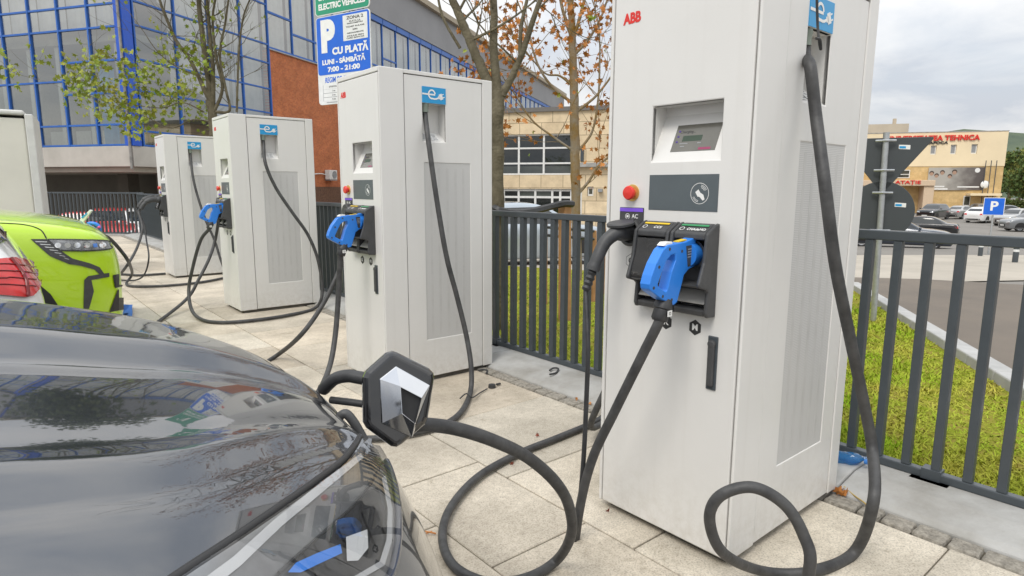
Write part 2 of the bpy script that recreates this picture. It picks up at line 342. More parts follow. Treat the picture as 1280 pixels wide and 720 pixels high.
# lower terrain: one sheet to the horizon with the plaza corner let into it
rows = []
xs = [-600, -60, -20, 2.9, 2.951, 8, 14, 20, 30, 40, 51.7, 70, 120, 300, 900]; ys = [-600, -60, -10, 0, 4, 10, 18.3, 18.41, 25, 35, 47.4, 70, 150, 400, 900]
for y in ys: rows.append([(x, y, terr(x, y) - .02) for x in xs])
struct(make('ground', MB().grid(rows), M_carpark, smooth=30))
KA, KD = Vector((4.97, .87)), Vector((.857, .516)).normalized(); KN = Vector((-KD.y, KD.x))
k0, k1 = KA - KD * 9, KA + KD * 6.2
def gp(px, py): p = atg(px, py); return (p.x, p.y)
g_far = [(k1.x, k1.y), (10.2, 6.0), (9.3, 10.2), (8.2, 18.0), (2.96, 18.0), (2.96, k0.y + 1.0)]
kk = KA - KD * ((KA.x - 2.96) / KD.x)
struct(make('forecourt', tri_grid([(9, 2), (13, 3.6), (24, 0), (30, -6), (34, -2), (30, 4.5), (24, 8.5), (18.5, 11), (15, 17), (13, 22), (6, 24), (6, 12)], .002), M_fore))
struct(make('road', tri_grid([(kk.x, kk.y - .3), (2.96, -14), (26, -14), (20.2, -4), (14.0, 2.62), (12.4, 4.9), (11.2, 6.0), (10.2, 5.8), (k1.x, k1.y)], .006), M_asph))
struct(make('grass_verge', tri_grid([(2.96, kk.y), (k1.x, k1.y)] + g_far[1:5], .010), M_grass))
mb = MB()
for i in range(16):
    a = kk + (k1 - kk) * (i / 16) ; b = kk + (k1 - kk) * ((i + 1) / 16 - .0012)
    P = [(a + KN * .075), (b + KN * .075), (b - KN * .075), (a - KN * .075)]
    mb.prism([(p.x, p.y, terr(p.x, p.y) - .05) for p in P], (0, 0, .14))
struct(make('kerb', mb, M_kerb, bevel=.012))
# plaza: parking bay asphalt below a kerb, slab paving, gravel strip, plinth under the fence
struct(make('parking_bay', MB().poly([(-40, -30, -.10), (.80, -30, -.10), (.80, 18.3, -.10), (-40, 18.3, -.10)]), M_carpark))
mb = MB(); y = -6.0
while y < 18.3: mb.b2((.78, y, -.2), (.93, min(y + .99, 18.3), .004)); y += 1.0
struct(make('bay_kerb', mb, M_kerb, bevel=.01))
struct(make('paving_bed', MB().b2((.92, -6, -.2), (2.95, 18.35, -.012)), mat('joint_sand', (.13, .115, .085), .95, var=(.2, 20))))
mb = MB(); tones = []
def slab(x0, x1, y0, y1):
    n = len(mb.bm.faces); g = .003; dz = random.uniform(-.0015, .0015)
    mb.b2((x0 + g, y0 + g, -.05), (x1 - g, y1 - g, dz)); t = random.uniform(.83, 1.06); w = random.uniform(-.02, .02)
    tones.extend([(t + w, t, t - w)] * (len(mb.bm.faces) - n))
for (x0, x1, off, ln) in ((.933, 1.15, 1.49 + .33, .67), (1.15, 1.592, 1.49, .67), (1.592, 2.44, 1.955, .69)):
    y = off - ln * 11
    while y < 18:
        if x1 > 2 and 1.7 < y + ln < 2.1: y += 0
        slab(x0, x1, y, min(y + ln, 18.3)); y += ln
p = make('paving', mb, paving_mat(), bevel=.003, seg=1, recalc=False)
a = p.data.attributes.new('tone', 'FLOAT_COLOR', 'FACE')
for i, c in enumerate(tones): a.data[i].color = (*c, 1)
struct(p)
mb = MB(); y = -6
while y < 18.2:
    l = random.uniform(.08, .13); mb.box((2.49 + random.uniform(-.003, .003), y + l / 2, -.018 + random.uniform(-.004, .003)), (.088, l - .005, .05), (random.uniform(-.04, .04), random.uniform(-.04, .04), random.uniform(-.05, .05))); y += l
struct(make('cobble_strip', mb, M_grit, bevel=.012))
prof = [(2.53, -.1), (2.53, .012), (2.56, .03), (2.70, .055), (2.95, .055), (2.95, -.7)]
mb = MB()
for y0, y1 in ((-6, .995), (1.0, 3.45), (3.455, 8), (8.005, 13), (13.005, 18.35)): mb.prism([(x, y0, z) for x, z in prof], (0, y1 - y0, 0))
struct(make('fence_plinth', mb, M_conc, bevel=.008))
EA, ED = Vector((2.95, 18.1)), Vector((-.68, .73)).normalized()
mb = MB(); en = Vector((ED.y, -ED.x))
P = [EA, EA + ED * 9, EA + ED * 9 + en * .3, EA + en * .3]
mb.prism([(q.x, q.y, -1.4) for q in P], (0, 0, 1.43)); struct(make('end_plinth', mb, M_conc, bevel=.01))
struct(make('end_paving', MB().prism([(-8, 18.2, -1.4), (2.9, 18.2, -1.4), (EA.x - .05, EA.y + .05, -1.4)] + [((EA + ED * 9).x, (EA + ED * 9).y, -1.4), (-8, 25.5, -1.4)], (0, 0, 1.396)), M_fore))
# grass blades: nobody could count them
mb = MB(); bm = mb.bm; rnd = random.Random(5)
cnt = 0
patch = lambda x, y: .5 + .5 * math.sin(x * 2.3 + 1.7 * math.sin(y * 1.9)) * math.cos(y * 2.7 + x)
while cnt < 70000:
    x = 2.98 + (rnd.random() ** 2.0) * 7.0; y = rnd.uniform(-.6, 9.5) if rnd.random() < .5 else rnd.uniform(-.4, 3.0)
    d = (Vector((x, y)) - KA).dot(KN)
    if d < .09 or (y > 4 and x > 9.4): continue
    cnt += 1; z = terr(x, y) + .006; h = rnd.uniform(.010, .030) * (.5 + .9 * patch(x, y)); w = .0022 + .0008 * x; a = rnd.uniform(0, 6.28)
    dx, dy = math.cos(a) * w, math.sin(a) * w; lx, ly = rnd.gauss(0, .022), rnd.gauss(0, .022)
    bm.faces.new([bm.verts.new(q) for q in ((x - dx, y - dy, z), (x + dx, y + dy, z), (x + lx + dx * .3, y + ly + dy * .3, z + h), (x + lx - dx * .3, y + ly - dy * .3, z + h))])
M_blade = mat('grass_blades', (.20, .33, .016), .9, var=(.3, 2.2), alt=(.42, .38, .07), spec=.05)
g = make('grass', mb, M_blade, recalc=False); g['kind'] = 'stuff'
# hill far beyond the buildings
rows = []
for i in range(26):
    az = R_(-25 + i * 5); row = []
    for rr, hh in ((300, -3), (380, 14), (470, 40), (560, 46), (650, 20)):
        d = FW * math.cos(az) + RT * math.sin(az)
        row.append((d.x * rr, d.y * rr, hh * (.8 + .25 * math.sin(i * 1.7) * .5) if hh > 0 else hh))
    rows.append(row)
struct(make('hill', MB().grid(rows), mat('wooded_hill', (.075, .10, .055), 1, var=(.3, .06), bump=(1, .3), alt=(.045, .07, .045)), smooth=60))

# ------------------------------------------------------------------ buildings
M_bframe = mat('blue_frame_paint', (.025, .13, .48), .4, var=(.08, 2))
M_gl = glass('curtain_wall_glass', (.80, .84, .84), .04, .015, refl=.30)
M_gl2 = glass('window_glass', (.45, .48, .46), .3, .02, refl=.10)
M_curt = mat('grey_white_curtain', (.72, .71, .68), .9, var=(.06, 3))
M_curtb = mat('blue_curtain', (.10, .26, .38), .9, var=(.1, 3))
M_render = mat('pale_render', (.50, .475, .43), .9, var=(.10, .8), bump=(.15, 20), alt=(.40, .38, .34))
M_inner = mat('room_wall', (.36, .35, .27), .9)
M_fascia = mat('grey_fascia', (.30, .30, .31), .75, var=(.06, .4), bump=(.1, 8))
M_soff = mat('soffit', (.42, .38, .32), .9, var=(.1, .6))
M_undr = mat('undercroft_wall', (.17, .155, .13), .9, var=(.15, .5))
M_brick = brick_mat('red_brick_wall', (.60, .19, .065), (.46, .125, .045), (.42, .26, .16), 4.0, .5, .28, .016)
M_stone = brick_mat('cream_stone_wall', (.80, .66, .45), (.70, .57, .38), (.40, .32, .21), 1.0, 1.1, .62, .018)
M_ystone = brick_mat('yellow_stone_wall', (.70, .51, .25), (.62, .44, .20), (.55, .41, .22), 1.0, .9, .45, .006)
M_yrend = mat('yellow_render', (.84, .70, .47), .9, var=(.05, .3))
M_beige = mat('beige_render', (.50, .43, .33), .9, var=(.08, .25), alt=(.42, .36, .28))
M_wframe = mat('white_window_frame', (.75, .75, .73), .5)
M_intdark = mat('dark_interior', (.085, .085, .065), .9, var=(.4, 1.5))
def wallpt(A, d, n, u, w, z): return (A[0] + d[0] * u + n[0] * w, A[1] + d[1] * u + n[1] * w, z)
class Face:
    """facade frame: u along the wall, w out of the wall, z up"""
    def __init__(s, A, d, outward): s.A, s.d = A, d; n = (-d[1], d[0]); s.n = n if n[0] * outward[0] + n[1] * outward[1] > 0 else (-n[0], -n[1])
    def box(s, mb, u0, u1, w0, w1, z0, z1):
        mb.prism([wallpt(s.A, s.d, s.n, u, w, z0) for u, w in ((u0, w0), (u1, w0), (u1, w1), (u0, w1))], (0, 0, z1 - z0)); return mb
    def quad(s, mb, u0, u1, w, z0, z1): mb.poly([wallpt(s.A, s.d, s.n, *q) for q in ((u0, w, z0), (u1, w, z0), (u1, w, z1), (u0, w, z1))]); return mb
    def uv(s, o): uvm(o, s.A, s.d); return o
    def text(s, name, t, u, w, z, size, m, par, depth=.05, bold=.02, sx=1.0, flip=1):
        right = (s.n[1] * -1, s.n[0], 0)   # reading direction seen from outside
        return txt(name, t, size, m, par, frame(wallpt(s.A, s.d, s.n, u, w, z), right, (0, 0, 1)), depth, bold, sx=sx)
DR, DL = (.835, .55), (-.55, .835)
BC = (4.522, 28.701)
hall = thing('office_hall', 'long blue framed glass hall with brick bay, raised over an open undercroft', 'building', (0, 0, 0))
fl = Face(BC, DL, (-.835, -.55)); fr_ = Face(BC, DR, (.55, -.835))
rowsL = [2.84, 3.62, 4.82, 6.03, 7.25, 8.08, 9.4, 10.6, 12.3]; colsL = [.14 + 1.535 * i for i in range(11)]
rowsR = [2.84, 3.40, 4.95, 6.14, 7.40, 8.30, 10.2, 12.3]; colsR = [.5, 2.53, 4.43, 6.46, 8.46]
mb = MB()
for u in colsL: fl.box(mb, u - .035, u + .035, -.06, .05, 2.8, 12.4)
for i, z in enumerate(rowsL):
    for a, b in zip(colsL, colsL[1:]):
        if i == 2 and a > 3.1: continue
        zz_ = 5.34 if (i == 3 and a > 3.1) else (7.25 if i == 4 else z)
        fl.box(mb, a + .036, b - .036, -.05, .04, zz_ - .035, zz_ + .035)
make('blue_mullion_grid', mb, M_bframe, hall)
mb = MB()
for u in colsR: fr_.box(mb, u - .035, u + .035, -.06, .05, 2.8, 12.4)
for z in rowsR:
    for a, b in zip(colsR, colsR[1:]): fr_.box(mb, a + .036, b - .036, -.05, .04, z - .035, z + .035)
cf = [8.46 + 1.98 * i for i in range(1, 35)]
for u in cf: fr_.box(mb, u - .035, u + .035, -.06, .05, 8.1, 12.4)
for i, (a, b) in enumerate(zip([8.46] + cf, cf)):
    for z in (8.18, 9.25 if i % 3 else 9.9, 12.1): fr_.box(mb, a + .036, b - .036, -.05, .04 if z < 12 else .1, z - .05, z + .05 + (.25 if z > 12 else 0))
make('blue_mullion_grid', mb, M_bframe, hall)
make('corner_post', fr_.box(MB(), -.06, .34, -.3, .10, 2.8, 15), mat('bright_blue_post', (.02, .10, .55), .4), hall)
make('downpipe', MB().tube([wallpt(fl.A, fl.d, fl.n, .0, .13, 1.9), wallpt(fl.A, fl.d, fl.n, .0, .13, 12)], .05), mat('dull_pipe', (.30, .29, .27), .5, var=(.3, 4)), hall)
for a, b in zip(colsL, colsL[1:]):
    w_ = make('window', fl.quad(MB(), a + .03, b - .03, -.02, 2.85, 12.3), M_gl, hall)
for a, b in zip(colsR, colsR[1:]):
    make('window', fr_.quad(MB(), a + .03, b - .03, -.02, 2.85, 12.3), M_gl, hall)
for a, b in zip([8.46] + cf, cf): make('window', fr_.quad(MB(), a + .03, b - .03, -.02, 8.2, 12.2), M_gl, hall)
def curtain(fc, u0, u1, z0, z1, w, m, sag=0.0):
    rows = []; n = max(6, int((u1 - u0) * 14))
    for k in range(7):
        z = z0 + (z1 - z0) * k / 6
        rows.append([wallpt(fc.A, fc.d, fc.n, u0 + (u1 - u0) * i / n, w + .06 * math.sin(i * 2.1 + .5 * math.sin(i)) * (1 - .3 * k / 6), z + (sag * math.sin(i / n * math.pi) * (1 - k / 6))) for i in range(n + 1)])
    return make('curtain', MB().grid(rows), m, hall, smooth=60)
for a, b in zip(colsL, colsL[1:]): curtain(fl, a + .1, b - .02, 7.35, 12.2, -.45, M_curt)
curtain(fl, .3, 1.1, 2.9, 6.0, -.6, M_curtb); curtain(fl, 1.4, 2.2, 2.9, 5.9, -.7, M_curtb)
for i, (a, b) in enumerate(zip(colsR, colsR[1:])): curtain(fr_, a + .05, b - .05, 6.2 - 1.0 * i + (2.3 if i == 0 else 0), 12.2, -.45, M_curt, .5 - .2 * i)
for i, (a, b) in enumerate(zip([8.46] + cf, cf)): curtain(fr_, a + .12, b - .1, 8.25, 12.1, -.4, M_curt)
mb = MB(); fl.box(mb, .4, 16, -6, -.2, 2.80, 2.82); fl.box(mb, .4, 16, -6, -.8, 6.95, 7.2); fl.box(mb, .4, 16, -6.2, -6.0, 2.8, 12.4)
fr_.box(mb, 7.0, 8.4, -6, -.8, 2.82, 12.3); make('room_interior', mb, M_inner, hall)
mb = MB()
for u in (1.0, 2.6, 4.2, 5.8, 7.4, 9.0): fl.box(mb, u, u + .9, -3.4, -3.1, 2.83, 3.75); fl.box(mb, u + .3, u + .5, -1.2, -.9, 2.83, 6.9)
make('cabinet_row', mb, mat('office_cream', (.50, .50, .42), .7), hall)
mb = MB(); fl.box(mb, -.06, 16, -7, .06, 2.0, 2.79); fr_.box(mb, .1, 8.4, -7.5, .03, 2.02, 2.78); make('floor_slab', mb, M_render, hall, bevel=.02)
mb = MB(); fl.box(mb, .2, 16, -6.9, -.15, 1.80, 1.99); make('soffit', mb, M_soff, hall)
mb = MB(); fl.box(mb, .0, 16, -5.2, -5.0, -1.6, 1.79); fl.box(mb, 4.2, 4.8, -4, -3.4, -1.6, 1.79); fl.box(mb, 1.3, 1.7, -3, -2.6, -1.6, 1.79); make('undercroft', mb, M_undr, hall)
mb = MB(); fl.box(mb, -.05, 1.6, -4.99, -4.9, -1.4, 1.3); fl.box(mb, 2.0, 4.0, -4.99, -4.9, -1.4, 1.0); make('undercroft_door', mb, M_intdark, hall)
o = make('brick_wall', fr_.box(MB(), 8.5, 76.5, -.4, -.02, -2.2, 8.08), M_brick, hall); fr_.uv(o)
make('brick_capping', fr_.box(MB(), 8.45, 76.5, -.1, .08, 8.081, 8.13), M_kerb, hall)
mb = MB(); fr_.box(mb, .0, 76.6, -9, .16, 12.42, 14.9); fl.box(mb, .0, 16, -9, .17, 12.43, 14.89); make('roof_fascia', mb, M_fascia, hall)
mb = MB(); fr_.box(mb, -.1, 76.8, -9.2, .5, 14.91, 15.3); make('roof_edge', mb, mat('roof_edging', (.42, .36, .27), .8), hall)
mb = MB(); fr_.box(mb, 8.5, 76.5, -7, -6.8, -2, 12.4); fr_.box(mb, 76.5, 76.7, -9, -.03, -2, 12.4); make('rear_wall', mb, M_fascia, hall)
# air conditioner on the brick
ac = thing('air_conditioner', 'small white air conditioner unit fixed to the red brick wall', 'air conditioner', wallpt(BC, DR, fr_.n, 13.3, .2, 1.95))
d_, n_ = Vector((*DR, 0)), Vector((*fr_.n, 0))
Mx = frame((0, 0, 0), d_, n_)
make('casing', MB().box((0, 0, 0), (.8, .32, .55), Mx), M_wframe, ac, bevel=.02)
make('fan_grille', MB().lathe([(.0, .0), (.2, .0), (.22, .02), (.22, -.01)], Matrix.Translation(n_ * .165 + d_ * .1) @ frame((0, 0, 0), d_, (0, 0, 1))), M_gprint, ac)
make('bracket', MB().box((0, 0, .31), (.7, .36, .04), Mx), M_gprint, ac)
make('pipe', MB().tube(catmull([n_ * -.1 + d_ * -.4, n_ * -.12 + d_ * -.9 + Vector((0, 0, .05)), n_ * -.12 + d_ * -1.7 + Vector((0, 0, .0))]), .03), M_wframe, ac)
make('mesh_screen', fr_.box(MB(), 11.2, 16.5, .02, .05, -.3, 1.25), mat('rusty_mesh', (.19, .10, .06), .8, var=(.3, 12)), hall)
# cream stone building
SA = (21.24, 22.662); stone = thing('stone_building', 'cream stone clad two storey building with white framed windows', 'building')
fs = Face(SA, DL, (-.835, -.55))
H_ = [(-.95, 6, 1.86, 3.82), (-1.5, 6, -1.7, 1.19), (-2.05, -1.75, .85, 1.3)]
mb = MB(); mb.holes(wallpt(SA, DL, fs.n, 0, 0, 0), (*DL, 0), (0, 0, 1), -9, 7, -2.2, 4.85, H_, Vector((*fs.n, 0)) * -.3)
fs.uv(make('wall', mb, M_stone, stone))
mb = MB(); fs.box(mb, -9.1, 7.1, -14, .12, 4.851, 5.05); make('roof', mb, mat('dark_coping', (.16, .15, .14), .7), stone)
mb = MB(); fs.box(mb, -9, -8.8, -14, -.31, -2.2, 4.84); fs.box(mb, 6.8, 7.0, -14, -.31, -2.2, 4.84); fs.uv(make('wall', mb, M_stone, stone))
mb = MB(); fs.box(mb, -2.9, -1.15, .0, .32, 2.22, 2.42); make('ledge', mb, M_conc, stone, bevel=.01)
fs.box(mb := MB(), -1.55, -1.4, .0, .1, 2.5, 3.2); make('wall_lamp', mb, M_fence, stone)
mb = MB()
us = [-.95, .45, 1.72, 2.85, 4.1, 5.3, 6]
for u in us: fs.box(mb, u - .045, u + .045, -.22, -.10, 1.87, 3.81)
for a, b in zip(us, us[1:]):
    for z in (1.90, 2.42, 3.15, 3.78): fs.box(mb, a + .046, b - .046, -.21, -.11, z - .04, z + .04)
make('window_frame', mb, M_wframe, stone)
for a, b in zip(us, us[1:]):
    for z0, z1 in ((1.93, 2.38), (2.46, 3.11), (3.19, 3.74)): make('window', fs.quad(MB(), a + .04, b - .04, -.17, z0, z1), M_gl2, stone)
mb = MB(); fs.box(mb, -1.6, 6.2, -4, -3.9, -1.7, 4.8); fs.box(mb, -1.6, 6.2, -3.9, -.35, 1.3, 1.8); make('dark_interior', mb, M_intdark, stone)
mb = MB(); fs.box(mb, -.9, 6, -.6, -.5, 1.87, 2.3); make('radiator', mb, M_curt, stone)
ud = [-1.5, -.98, -.93, -.42, -.03, 1.72, 1.78, 2.5, 4, 6]
mb = MB()
for u in (-1.46, -.95, -.4, .0, .86, 1.72, 2.5, 3.6, 4.8, 6): fs.box(mb, u - .05, u + .05, -.22, -.10, -1.7, 1.18)
for a, b in ((-.35, -.05), (.05, .81), (.91, 1.67), (1.77, 2.45), (2.55, 3.55), (3.65, 4.75), (-.9, -.45), (-1.41, -1.0)):
    for z in (1.12, .78, -1.6): fs.box(mb, a + .001, b - .001, -.21, -.11, z - .05, z + .05)
make('entrance_frame', mb, M_wframe, stone)
for a, b in ((-.35, -.05), (.05, .81), (.91, 1.67), (1.77, 2.45), (2.55, 3.55), (3.65, 4.75), (-.9, -.45), (-1.41, -1.0)): make('window', fs.quad(MB(), a, b, -.16, -1.6, 1.1), M_gl2, stone)
mb = MB(); fs.box(mb, .05, .8, -.24, -.2, .82, 1.1); fs.box(mb, .92, 1.66, -.24, -.2, .82, 1.1); make('transom_blind', mb, M_curt, stone)
f_ = make('small_window', fs.box(MB(), -2.04, -1.76, -.2, -.1, .86, 1.29), M_wframe, stone); make('pane', fs.quad(MB(), -1.98, -1.82, -.09, .95, 1.2), M_intdark, f_)
make('floodlight', fs.box(MB(), -2.5, -2.3, .0, .25, 1.05, 1.2), M_gprint, stone)
# technical university across the car park
TA = (100.196, 27.444); uni = thing('university_building', 'yellow university building with red rooftop lettering across the car park', 'building')
ft = Face(TA, DL, (-.835, -.55))
mb = MB(); mb.holes(wallpt(TA, DL, ft.n, 0, 0, 0), (*DL, 0), (0, 0, 1), -4.9, 12.5, 4.3, 8.75, [(-1.63, -.93, 5.92, 7.15), (.74, 1.42, 5.88, 7.12), (3.05, 3.74, 5.86, 7.05)], Vector((*ft.n, 0)) * -.4)
make('upper_wall', mb, M_yrend, uni)
ft.uv(make('lower_wall', ft.box(MB(), -4.85, 12.5, -.4, -.05, -3, 4.28), M_ystone, uni))
mb = MB(); ft.box(mb, -4.9, -4.5, -14, -.42, -3, 8.7); ft.box(mb, 12.1, 12.5, -14, -.42, -3, 8.7); ft.box(mb, -4.5, 12.1, -13.9, -13.5, -3, 8.7); make('side_wall', mb, M_yrend, uni)
make('roof', ft.box(MB(), -4.95, 12.6, -14, .05, 8.751, 8.85), M_conc, uni)
for a, b, z0, z1 in ((-1.63, -.93, 5.92, 7.15), (.74, 1.42, 5.88, 7.12), (3.05, 3.74, 5.86, 7.05)):
    w_ = make('window', ft.box(MB(), a + .01, b - .01, -.3, -.2, z0 + .01, z1 - .01), M_wframe, uni); make('pane', ft.quad(MB(), a + .14, b - .1, -.19, z0 + .14, z1 - .1), M_gprint, w_)
w_ = make('window', ft.box(MB(), 5.9, 8.0, -.04, .03, 2.75, 3.85), M_wframe, uni)
for z0, z1 in ((2.85, 3.2), (3.3, 3.75)): make('pane', ft.quad(MB(), 6.0, 7.9, .04, z0, z1), M_intdark, w_)
ft.text('red_lettering', 'UNIVERSITATEA TEHNICA', 3.75, .12, 7.98, .93, M_rprint, uni, .06, .03, 1.0)
ft.text('black_lettering', 'DIN CLUJ-NAPOCA', 4.55, .08, 7.38, .46, M_kprint, uni, .04, .03, 1.35)
cano = make('entrance_canopy', ft.box(MB(), 3.4, 13, -.03, 2.2, 1.7, 2.45), mat('pink_beige_render', (.66, .51, .36), .9), uni, bevel=.05)
make('canopy_pier', ft.box(MB(), 3.4, 4.6, -.03, 2.0, -3, 1.69), mat('pink_beige_render', (.66, .51, .36), .9), uni, bevel=.05)
ft.text('red_lettering', 'ATAȚIE', 6.6, 2.25, 2.15, .62, M_rprint, uni, .04, .02, 1.45)
make('porch_roof', ft.box(MB(), -4.4, -.9, -.03, 1.6, .45, .75), M_yrend, uni); w_ = make('window', ft.box(MB(), -1.5, -.7, -.03, .02, -.9, .4), M_wframe, uni); make('pane', ft.quad(MB(), -1.4, -.8, .03, -.8, .3), M_intdark, w_)
mb = MB()
for u in (-2.6, -3.2, -3.8): mb.tube([wallpt(TA, DL, ft.n, u, .5, -3), wallpt(TA, DL, ft.n, u, .5, 5)], .05, 6)
make('flag_poles', mb, M_fence, uni)
make('satellite_dish', MB().lathe([(0, .1), (.3, .06), (.5, -.05)], Matrix.Translation(wallpt(TA, DL, ft.n, -2.8, .5, 1.9)) @ frame((0, 0, 0), (*DL, 0), (0, 0, 1)) @ Matrix.Rotation(math.pi, 4, 'X')), M_wprint, uni)
make('garden_wall', ft.box(MB(), -6, 3.2, 2.6, 3.0, -3, -1.0), M_yrend, uni)
# advertising banner: blurred group portrait on grey
bb = make('advert_banner', ft.box(MB(), -2.72, 3.72, .0, .1, 1.15, 4.15), None); tag(bb, 'wide grey advertising banner showing a group of people on yellow facade', 'banner')
m = bpy.data.materials.new('banner_print'); m.use_nodes = True; t = m.node_tree; b = t.nodes['Principled BSDF']; uvm(bb, TA, DL)
at = t.nodes.new('ShaderNodeAttribute'); at.attribute_name = 'uvm'; sx_ = t.nodes.new('ShaderNodeSeparateXYZ'); t.links.new(at.outputs['Vector'], sx_.inputs[0])
mr = t.nodes.new('ShaderNodeMapRange'); mr.inputs[1].default_value = -2.7; mr.inputs[2].default_value = 3.7; t.links.new(sx_.outputs[0], mr.inputs[0])
no = t.nodes.new('ShaderNodeTexNoise'); no.inputs['Scale'].default_value = .9; t.links.new(at.outputs['Vector'], no.inputs['Vector'])
ad = t.nodes.new('ShaderNodeMath'); ad.operation = 'MULTIPLY_ADD'; t.links.new(no.outputs[0], ad.inputs[0]); ad.inputs[1].default_value = .6; t.links.new(mr.outputs[0], ad.inputs[2])
rr = t.nodes.new('ShaderNodeValToRGB'); e = rr.color_ramp.elements; e[0].position = .45; e[0].color = (.10, .085, .08, 1); e[1].position = 1.1; e[1].color = (.42, .40, .36, 1); t.links.new(ad.outputs[0], rr.inputs[0]); t.links.new(rr.outputs[0], b.inputs['Base Color']); b.inputs['Roughness'].default_value = .6
bb.data.materials.append(m)
M_skin = mat('printed_skin', (.42, .27, .19), .6); M_hair = mat('printed_hair', (.06, .04, .03), .6)
for i, (u, z, r) in enumerate(((3.35, 3.3, .28), (2.75, 3.0, .26), (2.1, 3.4, .28), (1.2, 2.9, .26), (.7, 3.45, .3))):
    fcm = frame(wallpt(TA, DL, ft.n, u, .101, z), (*DL, 0), (0, 0, 1)) @ Matrix.Rotation(math.pi, 4, 'X')
    o = make('printed_face', MB().lathe([(0, .012), (r * .8, .012), (r * .8, 0)], fcm), M_skin, bb); make('printed_hair', MB().lathe([(0, .008), (r, .008), (r, 0)], Matrix.Translation((0, 0, .12)) @ fcm), M_hair, bb)
mb = MB(); ft.box(mb, -2.3, .2, .101, .112, 1.5, 1.66); make('printed_line', mb, M_wprint, bb)
mb = MB(); ft.box(mb, 1.3, 3.5, .101, .112, 1.2, 1.4); ft.box(mb, 1.7, 3.5, .101, .112, 1.55, 1.72); make('printed_line', mb, M_wprint, bb)
make('printed_crest', MB().lathe([(0, .01), (.3, .01), (.3, 0)], frame(wallpt(TA, DL, ft.n, -1.9, .101, 3.75), (*DL, 0), (0, 0, 1)) @ Matrix.Rotation(math.pi, 4, 'X')), M_wprint, bb)
# beige block to its left
blk = thing('beige_block', 'plain beige flat roofed block rising behind the yellow building', 'building')
make('wall', ft.box(MB(), 4.5, 26, -30, -8, -3, 10.7), M_beige, blk); make('wall', ft.box(MB(), 12.7, 26, -7.9, 1.5, -3, 8.3), M_beige, blk)
make('chimney', ft.box(MB(), 5.8, 6.2, -10, -9.5, 10.71, 11.6), M_beige, blk)
for u in (13.3, 16.5, 19.5):
    for z in (1.9, 4.6): w_ = make('window', ft.box(MB(), u, u + 1.8, 1.4, 1.56, z, z + 1.9), M_gprint, blk); make('pane', ft.quad(MB(), u + .1, u + 1.7, 1.57, z + .1, z + 1.8), M_intdark, w_)
# ------------------------------------------------------------------ chargers
CW, CD, CH = .5585, .806, 1.90
CHG = [((1.728, .989), .0107), ((1.757, 3.311), -.0036), ((1.785, 6.308), -.0071), ((1.83, 9.368), 0.0)]
def vent_mat():
    m = bpy.data.materials.new('perforated_vent'); m.use_nodes = True; t = m.node_tree; b = t.nodes['Principled BSDF']; n = t.nodes.new; l = t.links.new
    tc = n('ShaderNodeTexCoord'); w = n('ShaderNodeTexVoronoi'); w.inputs['Scale'].default_value = 170; w.inputs['Randomness'].default_value = 0; l(tc.outputs['Object'], w.inputs['Vector'])
    r = n('ShaderNodeValToRGB'); r.color_ramp.elements[0].position = .16; r.color_ramp.elements[0].color = (.30, .30, .295, 1); r.color_ramp.elements[1].position = .34; r.color_ramp.elements[1].color = (.59, .585, .57, 1); l(w.outputs['Distance'], r.inputs[0])
    l(r.outputs[0], b.inputs['Base Color']); b.inputs['Roughness'].default_value = .5
    al = n('ShaderNodeMath'); al.operation = 'GREATER_THAN'; al.inputs[1].default_value = .2; l(w.outputs['Distance'], al.inputs[0])
    return m
M_vent = vent_mat()
FXm = frame((0, 0, 0), (0, -1, 0), (0, 0, 1))      # text on the front face (reads towards -y, faces -x)
def FT(y, z, x=-.001): return Matrix.Translation((x, y, z)) @ FXm
SXm = frame((0, 0, 0), (1, 0, 0), (0, 0, 1))       # text on the cable side (faces -y)
def ST(x, z, y=-.001): return Matrix.Translation((x, y, z)) @ SXm
def hexpts(y, z, r): return [(0, y + r * math.cos(R_(60 * k + 30)) * .95, z + r * math.sin(R_(60 * k + 30))) for k in range(6)]
